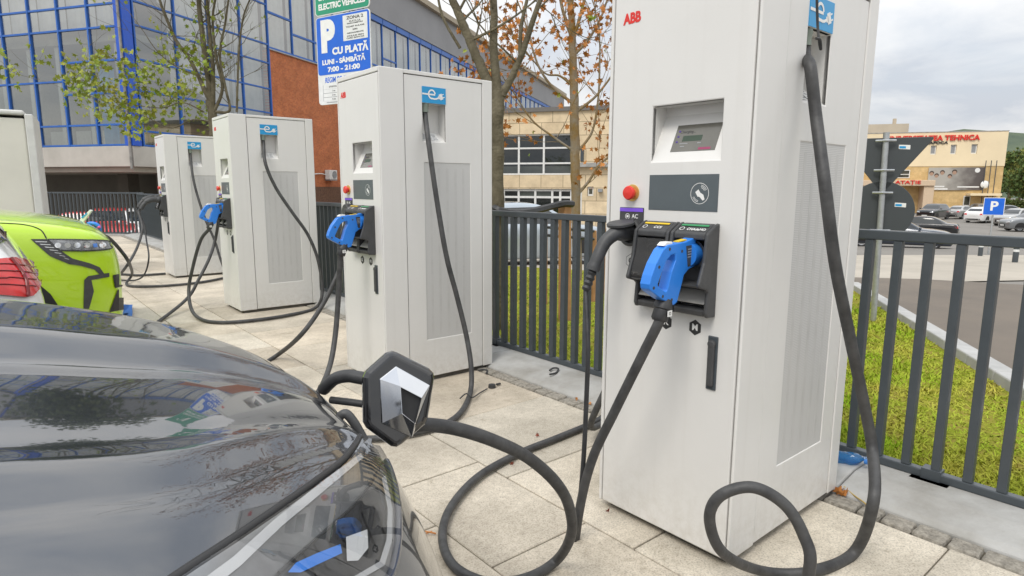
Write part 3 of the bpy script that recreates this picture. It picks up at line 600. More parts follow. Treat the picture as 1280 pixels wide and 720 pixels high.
def build_charger():
    t = thing('charging_station', '', 'charger')
    make('cabinet', MB().b2((.0225, .092, .045), (.085, CW - .011, 1.30)).b2((.085, .092, .045), (CD - .004, CW - .011, CH - .016)).b2((.0225, .022, .046), (.22, .0915, 1.299)).b2((.66, .022, .046), (CD - .005, .0915, CH - .017)), M_core, t)
    make('plinth', MB().b2((.04, .03, -.005), (CD - .03, CW - .03, .043)), mat('plinth_grey', (.16, .15, .13), .9, var=(.2, 20)), t)
    # front door with a recess for the display
    fd = make('front_door', MB().holes((0, 0, 0), (0, 1, 0), (0, 0, 1), .014, .540, .030, 1.868, [(.107, .367, 1.311, 1.490)], (.022, 0, 0)), M_white, t, bevel=.004)
    sh = MB(); sh.b2((0, .545, .026), (.142, CW, CH)); make('edge_strip', sh, M_white, t, bevel=.004)
    make('top_rail', MB().b2((.0, .0155, 1.873), (.142, .5440, CH)), M_white, t, bevel=.004)
    make('side_frame', MB().b2((.0, .0, .026), (.160, .0095, CH)), M_white, t, bevel=.0045)
    make('side_frame', MB().b2((.729, .0, .026), (CD, .0095, CH)), M_white, t, bevel=.0045)
    make('side_frame', MB().b2((.1615, .0, 1.878), (.7275, .0095, CH)), M_white, t, bevel=.003)
    make('side_frame', MB().b2((.143, CW - .01, .026), (CD, CW, CH)), M_white, t, bevel=.004)
    make('roof_plate', MB().b2((.1425, .0098, 1.886), (CD, CW - .0103, CH - .001)), M_white, t, bevel=.003)
    make('back_panel', MB().b2((CD - .003, .0105, .03), (CD + .0, CW - .011, 1.885)), M_white, t)
    sdm = MB().holes((0, 0, 0), (1, 0, 0), (0, 0, 1), .147, .709, .030, 1.874, [(.268, .432, 1.497, 1.722), (.275, .615, .272, 1.374)], (0, .018, 0))
    for v in sdm.bm.verts: v.co.y += .0035
    sdoor = make('side_door', sdm, M_white, t, bevel=.003)
    vp = make('vent_panel', MB().b2((.272, .0065, .269), (.618, .012, 1.377)), M_vent, sdoor)
    mb = MB()
    for i in range(5): mb.b2((.312 + i * .06, .0060, .30), (.330 + i * .06, .0064, 1.34))
    make('vent_rib', mb, mat('vent_rib_grey', (.54, .535, .52), .5), vp)  # faint vertical stripes in a grey close to the vent panel
    # cable outlet recess under the e-mobility sticker
    rc = MB(); rc.grid([[(.268, .006, 1.497), (.432, .006, 1.497)], [(.268, .085, 1.56), (.432, .085, 1.56)], [(.268, .085, 1.722), (.432, .085, 1.722)], [(.268, .006, 1.722), (.432, .006, 1.722)]])
    rc.poly([(.268, .006, 1.497), (.268, .085, 1.56), (.268, .085, 1.722), (.268, .006, 1.722)]); rc.poly([(.432, .006, 1.497), (.432, .085, 1.56), (.432, .085, 1.722), (.432, .006, 1.722)])
    make('outlet_recess', rc, M_white, t, recalc=False)
    sl = frame((0, 0, 0), (1, 0, 0), Vector((0, .079, .063)))
    mb = MB(); mb.box((0, 0, 0), (.055, .075, .001), Matrix.Translation((.300, .045, 1.531)) @ sl); mb.box((0, 0, 0), (.055, .075, .001), Matrix.Translation((.372, .045, 1.531)) @ sl)
    pl = make('rating_label', mb, M_wprint, t)
    mb = MB()
    for i in range(6): mb.box((0, 0, 0), (random.uniform(.02, .045), .004, .001), Matrix.Translation((.297, .022 + i * .0085, 1.5145 + i * .0068)) @ sl)
    for i in range(4): mb.box((0, 0, 0), (random.uniform(.02, .04), .004, .001), Matrix.Translation((.372, .022 + i * .012, 1.5145 + i * .0096)) @ sl)
    make('label_print', mb, M_gprint, pl)
    make('cable_gland', MB().tube([(.300, .03, 1.722), (.300, .03, 1.705), (.300, .028, 1.700), (.300, .028, 1.672)], [.025, .025, .021, .021], 14), mat('gland_grey', (.22, .26, .22), .5), t, smooth=35)
    stk = make('sticker', MB().b2((.267, .001, 1.724), (.434, .0035, 1.818)), M_cyan, t)
    path = [(.267, 1.775), (.357, 1.774)] + [(.334 + .0225 * math.cos(R_(k)), 1.7755 + .0245 * math.sin(R_(k))) for k in range(8, 285, 12)] + [(.352, 1.7500), (.366, 1.7520), (.384, 1.760)]
    mb = MB(); ly, ry = [], []
    for k, p in enumerate(path):
        q0_, q1_ = path[max(k - 1, 0)], path[min(k + 1, len(path) - 1)]
        if k == 1: q1_ = (q0_[0] + 2 * (p[0] - q0_[0]), p[1])
        if k == 2: q0_ = p; 
        tx, tz = q1_[0] - q0_[0], q1_[1] - q0_[1]; ln_ = math.hypot(tx, tz) or 1; nx_, nz_ = -tz / ln_ * .0046, tx / ln_ * .0046
        ly.append((p[0] + nx_, p[1] + nz_)); ry.append((p[0] - nx_, p[1] - nz_))
    for seg_ in ((0, 1), *[(k, k + 1) for k in range(2, len(path) - 1)]):
        i_, j_ = seg_; mb.poly([(ly[i_][0], -.0002 - .0001 * (i_ > 1), ly[i_][1]), (ry[i_][0], -.0002 - .0001 * (i_ > 1), ry[i_][1]), (ry[j_][0], -.0002 - .0001 * (i_ > 1), ry[j_][1]), (ly[j_][0], -.0002 - .0001 * (i_ > 1), ly[j_][1])])
    bmesh.ops.remove_doubles(mb.bm, verts=mb.bm.verts, dist=.00001); make('letter_mark', mb, M_wprint, stk); mb = MB()
    rot = Matrix.Translation((.399, .0002, 1.766)) @ Matrix.Rotation(R_(-22), 4, 'Y')
    mb.box((0, 0, 0), (.022, .0014, .034), rot); mb.box((-.014, 0, 0), (.012, .0014, .018), rot); mb.box((.017, 0, .009), (.014, .0014, .005), rot); mb.box((.017, 0, -.009), (.014, .0014, .005), rot)
    make('plug_symbol', mb, M_wprint, stk)
    for o_ in t.children:
        if o_.name.split('.')[0] in ('side_door', 'outlet_recess', 'rating_label', 'cable_gland', 'sticker'): o_.location.x = .017
    # front: logo, display, card reader, emergency stop
    lg = txt('logo', 'ABB', .046, M_rprint, t, FT(.466, 1.786, -.0006), .0006, .045, sx=.86, spacing=1.0)
    mb = MB(); mb.b2((-.0018, .425, 1.7855), (-.0004, .507, 1.7875))
    for yy in (.487, .4635, .440): mb.b2((-.0018, yy - .0008, 1.768), (-.0004, yy + .0008, 1.804))
    make('logo_slit', mb, M_white, lg).matrix_parent_inverse = lg.matrix_local.inverted()
    y0, y1, z0, z1 = .107, .367, 1.311, 1.490
    mb = MB(); mb.grid([[(.004, y0, z0), (.004, y1, z0)], [(.075, y0, 1.462), (.075, y1, 1.462)], [(.075, y0, z1), (.075, y1, z1)], [(.004, y0, z1), (.004, y1, z1)]])
    for y in (y0, y1): mb.poly([(.004, y, z0), (.075, y, 1.462), (.075, y, z1), (.004, y, z1)])
    bz = make('display_recess', mb, M_white, t, recalc=False)
    s_up = Vector((.071, 0, .151)).normalized(); sM = frame((.040, .222, 1.384), (0, -1, 0), s_up)
    make('display_rim', MB().box((0, 0, -.001), (.172, .103, .003), sM), M_dark, bz); scn = make('display', MB().box((0, 0, .001), (.165, .096, .003), sM), M_screen, bz)
    txt('lettering', 'Charging...', .014, M_kprint, scn, sM @ Matrix.Translation((-.036, .022, .0026)), .0001, .01)
    make('progress_bar', MB().box((-.013, -.002, .0027), (.072, .020, .0006), sM), mat('dull_green_bar', (.045, .075, .05), .5), scn)
    mb = MB(); mb.box((.043, -.040, .0027), (.044, .008, .0006), sM); make('screen_button', mb, mat('magenta_button', (.33, .04, .12), .4), scn)
    mb = MB(); mb.box((-.04, -.020, .0027), (.03, .003, .0006), sM); mb.box((.018, -.020, .0027), (.014, .003, .0006), sM); mb.box((-.042, -.030, .0027), (.016, .003, .0006), sM); make('screen_text', mb, M_gprint, scn)
    mb = MB(); [mb.sphere(sM @ Vector((-.068, .024 - .019 * k, .0026)), .0045, (.25, 1, 1), 10) for k in range(3)]; make('screen_icon', mb, mat('violet_icon', (.10, .06, .30), .4), scn)
    rd = make('card_reader', MB().b2((-.0015, .107, 1.152), (.002, .369, 1.268)), M_panel, t, bevel=.0008)
    cy, cz = .172, 1.208; ring = lambda r, w: [[(-.0022, cy + (r + q) * math.cos(R_(6 * k)), cz + (r + q) * math.sin(R_(6 * k))) for k in range(61)] for q in (0, w)]
    mb = MB(); mb.grid(ring(.0315, .0016))
    for r, a0, a1 in ((.026, 25, 80), (.022, 25, 80), (.018, 30, 75), (.026, 205, 260), (.022, 205, 260)):
        mb.grid([[(-.0022, cy - (r + q) * math.cos(R_(a0 + (a1 - a0) * k / 10)), cz + (r + q) * math.sin(R_(a0 + (a1 - a0) * k / 10))) for k in range(11)] for q in (0, .0014)])
    mb.poly([(-.0022, cy + u, cz + v) for u, v in ((.016, .004), (.005, .013), (-.006, -.002), (.006, -.011))])
    mb.poly([(-.0023, cy + u, cz + v) for u, v in ((-.004, .002), (-.014, -.004), (-.019, -.018), (-.012, -.022), (-.002, -.012), (.006, -.008), (.004, -.003))])
    make('contactless_symbol', mb, M_wprint, rd, recalc=False)
    es = make('emergency_stop', MB().lathe([(0, .003), (.029, .003), (.029, 0)], Matrix.Translation((0, .440, 1.208)) @ FXm, 28), M_gold, t, smooth=40)
    make('push_button', MB().lathe([(.015, .003), (.015, .012), (.0225, .015), (.0245, .022), (.021, .028), (0, .031)], Matrix.Translation((0, .440, 1.208)) @ FXm, 28), M_red, es, smooth=40)
    # AC outlet
    pl = make('ac_plate', MB().b2((-.003, .388, 1.055), (.002, .493, 1.158)), M_dark, t, bevel=.002)
    make('colour_strip', MB().b2((-.0045, .390, 1.1435), (-.001, .491, 1.156)), M_purple, pl); txt('lettering', 'AC', .020, M_wprint, pl, FT(.424, 1.127, -.0035), .0004, .01)
    mb = MB(); mb.grid([[(-.0042, .456 + (r) * math.cos(R_(a)), 1.127 + r * math.sin(R_(a)) * .95) for a in range(0, 361, 30)] for r in (.0085, .0105)]); mb.box((-.0042, .456, 1.127), (.0006, .009, .008)); make('socket_symbol', mb, M_wprint, pl)
    so = make('ac_socket', MB().lathe([(.040, 0), (.048, .002), (.048, .022), (.041, .026), (.036, .024), (.036, .004), (0, .004)], Matrix.Translation((0, .432, 1.072)) @ FXm, 30), M_dark, t, smooth=35)
    # holsters
    for nm, ya, yb, col, word in (('ccs_holster', .238, .380, M_yel, 'CCS'), ('chademo_holster', .094, .234, M_green, 'CHAdeMO')):
        side = [(0, 1.118), (-.018, 1.114), (-.062, 1.088), (-.066, 1.06), (-.074, 1.0), (-.098, .935), (-.098, .925), (-.060, .915), (-.046, .905), (-.052, .84), (-.045, .825), (0, .823)]
        h = None
        mb = MB()
        mb.prism([(x, ya, z) for x, z in side], (0, .013, 0)); mb.prism([(x, yb - .013, z) for x, z in side], (0, .013, 0))
        mb.prism([(x, ya + .0135, z) for x, z in [(0, 1.1165), (-.018, 1.1125), (-.0605, 1.087), (-.0605, 1.067), (0, 1.072)]], (0, yb - ya - .027, 0))
        mb.prism([(x, ya + .0135, z) for x, z in [(0, .935), (-.094, .929), (-.058, .917), (0, .915)]], (0, yb - ya - .027, 0))
        mb.prism([(x, ya + .0135, z) for x, z in [(0, .852), (-.02, .852), (-.05, .848), (-.044, .827), (0, .825)]], (0, yb - ya - .027, 0))
        mb.b2((-.010, ya + .0135, .853), (.0, yb - .0135, 1.066))
        h = make(nm, mb, M_dark, t, bevel=.005)
        tilt = Vector((.0435, 0, .026)).normalized(); TM = frame((-.040, (ya + yb) / 2, 1.1013), (0, -1, 0), tilt)
        make('colour_strip', MB().box((0, .014, .0012), (.098, .008, .0014), TM), col, h)
        fit(txt('lettering', word, .0175, M_wprint, h, TM @ Matrix.Translation((.016, -.007, .001)), .0004, .012), .030 if word == 'CCS' else .066, .0125)
        mb = MB(); mb.grid([[TM @ Vector((-.036 + r * math.cos(R_(a)), -.006 + r * math.sin(R_(a)), .0014)) for a in range(0, 361, 30)] for r in (.007, .009)]); make('socket_symbol', mb, M_wprint, h, recalc=False)
        make('drip_plate', MB().prism([(x, ya + .016, z) for x, z in [(-.011, .905), (-.044, .868), (-.044, .866), (-.011, .90)]], (0, yb - ya - .032, 0)), mat('worn_metal_plate', (.42, .41, .38), .55, .3), h)
        if nm == 'ccs_holster':
            rows = [[(x, ya + .016 + (yb - ya - .032) * k / 6, z) for k in range(7)] for x, z in [(-.060, 1.062), (-.064, 1.03), (-.070, 1.0), (-.088, .95), (-.088, .933)]]
            make('clear_cover', MB().grid(rows), glass('smoked_clear_cover', (.55, .53, .50), .25, .12, (.06, .055, .05)), h, smooth=60)
            make('coupler_socket', MB().lathe([(.04, .0), (.045, .02), (.034, .03), (.03, .012), (0, .012)], Matrix.Translation((-.010, (ya + yb) / 2, 1.01)) @ FXm, 24), M_rubber, h, smooth=40)
        else:
            make('coupler_socket', MB().lathe([(.04, .0), (.047, .03), (.040, .03), (.036, .004), (0, .004)], Matrix.Translation((-.010, (ya + yb) / 2, 1.02)) @ FXm, 24), M_rubber, h, smooth=40)
    for ch, y, dark in (('C', .437, 0), ('K', .278, 1), ('M', .165, 1)):
        z = .971 if not dark else .778; r = .026
        hx = make('hexagon_mark', MB().prism([(p[0] - .0008, p[1], p[2]) for p in hexpts(y, z, r)], (.001, 0, 0)), M_kprint, t)
        if not dark: make('hexagon_face', MB().prism([(p[0] - .0014, p[1], p[2]) for p in hexpts(y, z, r - .0022)], (.001, 0, 0)), M_white, hx)
        txt('lettering', ch, .030, M_wprint if dark else M_kprint, hx, FT(y, z, -.0013), .0006, .02)
    lk = make('lock', MB().b2((-.005, .078, .586), (.002, .1135, .762)), M_fence, t, bevel=.003)
    make('swing_handle', MB().b2((-.016, .085, .600), (-.003, .107, .735)).lathe([(.013, 0), (.013, .013), (0, .014)], Matrix.Translation((-.004, .096, .738)) @ FXm, 16), M_dark, lk, bevel=.004)
    return t
c1 = build_charger()
chargers = [c1] + [dup(c1) for _ in range(3)]
labs = ['largest white charging station, nearest the camera, with the cable loop at its foot',
        'second white charging station, in front of the blue parking sign and thick forked tree',
        'third white charging station, standing before the red brick wall',
        'farthest and smallest white charging station, at the end of the row with two black connectors']
for c, (p, a), lb in zip(chargers, CHG, labs):
    c.location = (p[0], p[1], 0); c.rotation_euler = (0, 0, a); tag(c, lb, 'charger', 'white charging stations in a row')
    sk = [k for k in c.children if k.name.startswith('ac_socket')][0]
    if c is c1: M_ = Matrix.Translation((-.024, .432, 1.112)) @ Matrix.Rotation(R_(-10), 4, 'Y'); lid = MB().lathe([(0, .006), (.044, .006), (.048, .002), (.047, -.006), (0, -.006)], M_ @ Matrix.Translation((-.045, 0, 0)), 28).box((0, 0, 0), (.02, .04, .012), M_)
    else: lid = MB().lathe([(0, .008), (.044, .007), (.048, .002), (.048, -.002), (0, -.002)], Matrix.Translation((-.028, .432, 1.072)) @ FXm, 28)
    make('socket_lid', lid, M_dark, sk, smooth=40)
def loc2w(i, v):
    (px_, py_), a = CHG[i]; c_, s_ = math.cos(a), math.sin(a); return Vector((px_ + v[0] * c_ - v[1] * s_, py_ + v[0] * s_ + v[1] * c_, v[2]))
# ------------------------------------------------------------------ cables
def hose(name, label, pts, r, group='charging cables', m=None):
    P = catmull(pts, 9)
    t = thing(name, label, 'cable', (0, 0, 0), 0, group)
    make('hose', MB().tube(P, r, 12), m or M_gunk, t, smooth=60); return t
def g_(px, py, z=.021): return atz(px, py, z)
def blue_connector(par, i, yl=.165):
    """D-handled blue connector seated in a holster; returns the cable exit"""
    f = lambda x, z, y=0: loc2w(i, (x, yl + y, z))
    def rim(pts, w, nm, m, bev=.006):
        mb = MB(); mb.prism([f(x, z, -w / 2) for x, z in pts], f(0, 0, w / 2) - f(0, 0, -w / 2)); return make(nm, mb, m, par, bevel=bev, seg=3)
    outer = [(-.045, 1.075), (-.10, 1.063), (-.150, 1.060), (-.187, 1.058), (-.212, 1.045), (-.244, 1.006), (-.262, .972), (-.271, .947), (-.268, .932), (-.258, .924), (-.205, .895), (-.146, .871), (-.130, .878), (-.112, .925), (-.100, .961), (-.075, .978), (-.045, .984)]
    inner = [(-.150, 1.027), (-.170, 1.027), (-.195, 1.010), (-.212, .980), (-.230, .945), (-.228, .938), (-.192, .918), (-.184, .920), (-.166, .975), (-.148, 1.008)]
    w = .036; C0 = (-.192, .972); mb = MB(); bm = mb.bm
    def hitp(poly, a):
        dx, dz = math.cos(a), math.sin(a); best = 0
        for (x0, z0), (x1, z1) in zip(poly, poly[1:] + poly[:1]):
            ex_, ez = x1 - x0, z1 - z0; den = dx * ez - dz * ex_
            if abs(den) < 1e-9: continue
            tt = ((x0 - C0[0]) * ez - (z0 - C0[1]) * ex_) / den; uu = ((x0 - C0[0]) * dz - (z0 - C0[1]) * dx) / den
            if tt > 0 and -1e-6 <= uu <= 1 + 1e-6: best = max(best, tt)
        return (C0[0] + dx * best, C0[1] + dz * best)
    angs = sorted([math.atan2(z - C0[1], x - C0[0]) for x, z in outer + inner]); angs = [a for i, a in enumerate(angs) if i == 0 or a - angs[i - 1] > .03]
    rings = []
    for poly, off in ((outer, -w / 2), (outer, w / 2), (inner, w / 2), (inner, -w / 2)): rings.append([bm.verts.new(f(*hitp(poly, a), off)) for a in angs])
    for a, b in zip(rings, rings[1:] + rings[:1]):
        for k in range(len(angs)): bm.faces.new((a[k], a[(k + 1) % len(angs)], b[(k + 1) % len(angs)], b[k]))
    make('grip', mb, M_blue, par, bevel=.010, seg=3)
    mb = MB()
    for x, z in ((-.118, 1.035), (-.180, 1.045), (-.228, .995), (-.250, .935), (-.205, .905), (-.160, .890)): mb.cyl(f(x, z, -w / 2 - .0006), f(x, z, -w / 2 + .002), .005, seg=10); mb.cyl(f(x, z, w / 2 - .002), f(x, z, w / 2 + .0006), .005, seg=10)
    make('screw_hole', mb, M_dark, par)
    mb = MB(); mb.prism([f(x, z, -w / 2 - .001) for x, z in [(-.098, 1.05), (-.048, 1.052), (-.048, .99), (-.085, .985)]], f(0, 0, w + .002) - f(0, 0, 0)); make('coupler_label', mb, M_dark, par)
    mb = MB()
    for k in range(4): mb.prism([f(x, z, -w / 2 - .0016) for x, z in [(-.09, 1.040 - k * .008), (-.062 + .004 * (k % 2), 1.042 - k * .008), (-.062, 1.039 - k * .008), (-.09, 1.037 - k * .008)]], f(0, .0008, 0) - f(0, 0, 0) + Vector((0, -.0001, 0)))
    make('label_print', mb, M_gprint, par)
    make('warning_label', MB().prism([f(x, z, -w / 2 + .008) for x, z in [(-.085, 1.0695), (-.125, 1.0645), (-.125, 1.062), (-.085, 1.066)]], f(0, 0, w - .016) - f(0, 0, 0)), M_yel, par)
    make('release_lever', MB().prism([f(x, z, -.013) for x, z in [(-.160, 1.066), (-.190, 1.066), (-.205, 1.056), (-.190, 1.052), (-.160, 1.056)]], f(0, 0, .026) - f(0, 0, 0)), M_wprint, par, bevel=.002)
    make('coupler_head', MB().tube([f(-.02, 1.02), f(-.07, 1.02)], .038, 20), M_blue, par, smooth=40)
    ex = f(-.176, .872); en_ = f(-.196, .820); make('cable_collar', MB().tube([f(-.168, .890), f(-.176, .872), f(-.180, .862), f(-.181, .858), f(-.192, .832), f(-.194, .826)], [.022, .029, .029, .025, .026, .021], 16), M_rubber, par, smooth=40)
    pp = f(-.183, .852, -.03); make('letter_tag', MB().box(pp, (.02, .002, .018)), M_wprint, par); txt('lettering', 'D', .014, M_kprint, par, frame(pp + Vector((0, -.0012, 0)), (1, 0, 0), (0, 0, 1)), .0002, .01)
    return [f(-.190, .838), en_]
def outlet(i): return [loc2w(i, (.317, .028, 1.70)), loc2w(i, (.317, .022, 1.64))]
def outlet_b(i): return [loc2w(i, (.300, CW - .028, 1.70)), loc2w(i, (.300, CW + .02, 1.60))]
CR = .0158
# C1 right-hand cable: hangs from the outlet, loops on the paving and climbs to the blue connector
t = thing('charging_cable', 'thick black cable looping at the foot of the nearest charger up to its blue connector', 'cable', (0, 0, 0), 0, 'charging cables')
ex = blue_connector(t, 0)
pts = outlet(0) + [atY(1013, 85, .962), atY(1020, 145, .935), atY(1031, 230, .87), atY(1044, 330, .84), atY(1062, 420, .82), atY(1079, 500, .80), atY(1090, 560, .775), atd(1092, 625, 1.86), g_(1068, 690), g_(1015, 714), g_(955, 714), atd(905, 692, 1.66), atd(887, 650, 1.62), atd(900, 620, 1.60), atd(940, 609, 1.58), atd(980, 630, 1.56), atd(1004, 668, 1.54), atd(1012, 710, 1.52), g_(985, 790), g_(880, 830), g_(780, 815), g_(726, 765), atX(717, 710, 1.47), atX(724, 640, 1.47), atX(740, 575, 1.475), atX(768, 515, 1.49), atX(800, 450, 1.515)] + ex[::-1]
make('hose', MB().tube(catmull(pts, 10), [(.0182 if k < 110 else CR) for k in range(10 * (len(pts) - 1) + 1)], 14), M_gunk, t, smooth=60)
make('tie_strap', MB().tube(catmull([atY(1021, -6, .955), atY(1022, 30, .955), atY(1024, 52, .945), atY(1026, 62, .945), atY(1025, 50, .94), atY(1020, 48, .94)]), .004, 6), M_rubber, t)
# C1 type 2 plug and thin cable
t = thing('charging_cable', 'thin black AC cable with angled plug in the purple marked socket of the nearest charger', 'cable', (0, 0, 0), 0, 'charging cables')
hd = [loc2w(0, (.0, .432, 1.072)), loc2w(0, (-.06, .434, 1.070)), atX(771, 291, 1.635), atX(757, 302, 1.60), atX(747, 322, 1.57), atX(741, 338, 1.555)]
make('plug_handle', MB().tube(catmull(hd, 7), [.0285 - .00028 * min(k, 24) + (.0022 if k > 31 else 0) for k in range(36)], 18), M_dark, t, smooth=50)
st = [hd[-1] + Vector((-.003 * k, .001 * k, -.0085 * k)) for k in range(9)]
make('strain_relief', MB().tube(st, [.017 if k % 2 else .0125 for k in range(9)], 14), M_rubber, t, smooth=30)
make('hose', MB().tube(catmull([st[-1], atX(735, 430, 1.497), atX(733, 500, 1.49), atX(729, 580, 1.475), atX(722, 650, 1.46), atX(713, 705, 1.45), g_(700, 760, .01), g_(640, 800, .01), g_(560, 830, .01)], 10), .0085, 10), M_rubber, t, smooth=60)
# C1 far-side cable into the dark car
t = thing('charging_cable', 'thick black cable coiled on the paving and plugged into the nose of the black car', 'cable', (0, 0, 0), 0, 'charging cables')
pts = outlet_b(0) + [Vector((2.06, 1.68, 1.1)), Vector((2.12, 1.80, .5)), Vector((2.14, 1.98, .08)), g_(800, 492), g_(750, 524), g_(700, 546), g_(650, 566), g_(600, 594), g_(566, 630), g_(553, 668), g_(566, 706), g_(610, 728), g_(660, 722), g_(696, 700, .03), atd(714, 668, 1.74), atd(711, 632, 1.66), atd(694, 602, 1.58), atd(660, 572, 1.50), atd(620, 552, 1.43), atd(575, 537, 1.37), atd(535, 531, 1.32), atd(500, 533, 1.27), atd(475, 530, 1.22)]
make('hose', MB().tube(catmull(pts, 10), CR, 14), M_gunk, t, smooth=60)
# C2
t = thing('charging_cable', 'black cable with blue connector docked in the second charger, running down behind the emblem flap', 'cable', (0, 0, 0), 0, 'charging cables')
ex = blue_connector(t, 1)
pts = outlet(1) + [atY(536, 180, 3.25), atY(546, 250, 3.20), atY(558, 320, 3.15), atY(571, 370, 3.12), atY(583, 420, 3.07), atY(589, 460, 3.0), atY(588, 490, 2.93), g_(577, 514), g_(556, 530), g_(520, 541), g_(470, 548), g_(420, 545), g_(385, 530), g_(380, 505), atX(398, 490, 1.30), atX(412, 458, 1.42), atX(419, 420, 1.50), atX(423, 370, 1.545)] + ex[::-1]
make('hose', MB().tube(catmull(pts, 9), CR, 12), M_gunk, t, smooth=60)
make('cap_strap', MB().tube(catmull([g_(575, 498, .03), g_(583, 492, .045), g_(590, 497, .03), g_(600, 491, .012), g_(609, 486, .012)]), .004, 6), M_rubber, t)
make('dust_cap', MB().lathe([(0, .018), (.022, .018), (.024, 0), (0, 0)], Matrix.Translation(g_(615, 484, .004)), 16).box(g_(623, 480, .012), (.03, .012, .01)), M_rubber, t, smooth=40)
hose('charging_cable', 'black cable hanging from the hidden side of the second charger and trailing left', outlet_b(1) + [loc2w(1, (.2, CW + .12, 1.25)), atd(430, 318, 4.30), atd(418, 352, 4.22), atd(399, 388, 4.12), atd(374, 421, 4.0), atz(345, 445, .021), g_(305, 470), g_(260, 500)], CR)
# C3
t = thing('charging_cable', 'black cable lying across the paving from the third charger up to its blue connector', 'cable', (0, 0, 0), 0, 'charging cables')
ex = blue_connector(t, 2)
pts = outlet(2) + [atY(332, 205, 6.22), atY(345, 235, 6.18), atY(365, 265, 6.12), atY(384, 292, 6.08), atY(396, 320, 6.05), atY(402, 350, 6.03), atY(402, 372, 6.0), g_(392, 386), g_(360, 394), g_(320, 400), g_(280, 403), g_(254, 400), atz(240, 388, .06), atX(236, 362, 1.42), atX(242, 330, 1.47), atX(251, 300, 1.53)] + ex[::-1]
make('hose', MB().tube(catmull(pts, 9), CR, 12), M_gunk, t, smooth=60)
hose('charging_cable', 'black cable dropping from the hidden side of the third charger towards the cars', outlet_b(2) + [loc2w(2, (.1, CW + .1, 1.2)), atd(270, 295, 6.75), atd(262, 322, 6.6), atd(248, 350, 6.4), atd(235, 372, 6.25), g_(205, 397), g_(170, 420)], CR)
# C4 with two black connectors
def pistol(par, i, yl, z, s=1.0):
    f = lambda x, zz, y=0: loc2w(i, (x, yl + y, zz))
    make('pistol_grip', MB().tube(catmull([f(-.03, z), f(-.08, z + .01), f(-.15, z + .015), f(-.22, z - .01), f(-.27, z - .06), f(-.30, z - .11)], 6), [.045] * 8 + [.036] * 12 + [.028] * 11, 14), M_dark, par, smooth=50)
    return [f(-.30, z - .10), f(-.325, z - .16)]
t = thing('charging_cable', 'thick black cable from the farthest charger curving down to the green car', 'cable', (0, 0, 0), 0, 'charging cables')
ex = pistol(t, 3, .165, 1.04)
make('hose', MB().tube(catmull(ex + [atX(178, 285, 1.50), atX(172, 308, 1.40), atd(160, 330, 7.3), atz(146, 348, .03), g_(150, 343), g_(175, 344), g_(207, 342)], 9), CR, 12), M_gunk, t, smooth=60)
t = thing('charging_cable', 'thin black cable hanging from the upper connector of the farthest charger', 'cable', (0, 0, 0), 0, 'charging cables')
ex = pistol(t, 3, .31, 1.06)
make('hose', MB().tube(catmull(ex + [atX(180, 280, 1.55), atX(183, 300, 1.53), atX(186, 322, 1.50), atX(181, 342, 1.46), g_(170, 350, .02), g_(150, 350, .02)], 9), .010, 10), M_rubber, t, smooth=60)
hose('charging_cable', 'black cable hanging on the visible side of the farthest charger', outlet(3) + [atY(241, 220, 9.27), atY(247, 245, 9.2), atY(257, 275, 9.13), atY(268, 300, 9.08), atY(276, 325, 9.0), atY(283, 342, 8.95), g_(290, 350)], CR)
GC = thing('charging_cable', 'black cable snaking over the paving to the blue plug at the green car nose', 'cable', (0, 0, 0), 0, 'charging cables')
make('hose', MB().tube(catmull([atd(118, 290, 5.3), atd(135, 297, 5.5), atd(150, 312, 5.75), atd(161, 328, 6.0), atz(165, 343, .12), g_(158, 355), g_(170, 358), g_(210, 357), g_(250, 353), g_(282, 347), g_(300, 343)], 10), CR, 12), M_gunk, GC, smooth=60)
make('grip', MB().tube(catmull([atd(106, 283, 5.25), atd(112, 279.5, 5.22), atd(119, 280, 5.22), atd(124, 284, 5.23), atd(124.5, 290, 5.25)], 6), .016, 12), M_blue, GC, smooth=60)
make('lock_button', MB().sphere(atd(124, 284, 5.215), .012), mat('pink_button', (.7, .1, .3), .4), GC)
# ------------------------------------------------------------------ fences
def fence_section(name_lbl, A, B, z0, z1, n, zfun=None, group='anthracite metal fence sections', feet=(), bw=.040, bd=.022):
    """A, B: ends of the section on plan; bars are flat tubes"""
    A, B = Vector(A), Vector(B); d = (B - A).normalized(); nn = Vector((-d.y, d.x)); Ln = (B - A).length
    t = thing('metal_fence', name_lbl, 'fence', (A.x, A.y, 0), math.atan2(d.y, d.x), group)
    dz = lambda u: (zfun(u) if zfun else 0)
    make('top_rail', MB().b2((0, -.022, z1 - .04), (Ln, .022, z1)), M_fence, t, bevel=.005)
    make('bottom_rail', MB().b2((0, -.020, z0), (Ln, .020, z0 + .035)), M_fence, t, bevel=.005)
    b0 = None
    for k in range(n):
        u = Ln * (k + .5) / n
        if b0 is None:
            mb = MB(); mb.b2((-bd / 2, -bw / 2, z0 + .0355), (bd / 2, bw / 2, z1 - .0405)); b0 = make('bar', mb, M_fence, t, bevel=.003); b0.location = (u, 0, 0)
        else: c = b0.copy(); COL.objects.link(c); c.parent = t; c.location = (u, 0, 0)
    for u in feet:
        f_ = make('foot_plate', MB().b2((u - .07, -.085, z0 - .006), (u + .07, .05, z0 - .0)).b2((u - .035, -.030, z0), (u + .035, .024, z0 + .045)), M_fence, t, bevel=.002)
        make('anchor_bolt', MB().cyl((u + .012, -.045, z0), (u + .012, -.045, z0 + .05), .007, seg=8).cyl((u + .012, -.045, z0 + .004), (u + .012, -.045, z0 + .018), .013, seg=6), M_metal, f_)
    return t
FX = 2.86
bars_r = [atX(px, 292, FX).y for px in (1089.4, 1123.2, 1160.8, 1203.4, 1249)]
sp_ = (bars_r[0] - bars_r[-1]) / 4
nA = 17
y_first = bars_r[-1] - 5.5 * sp_
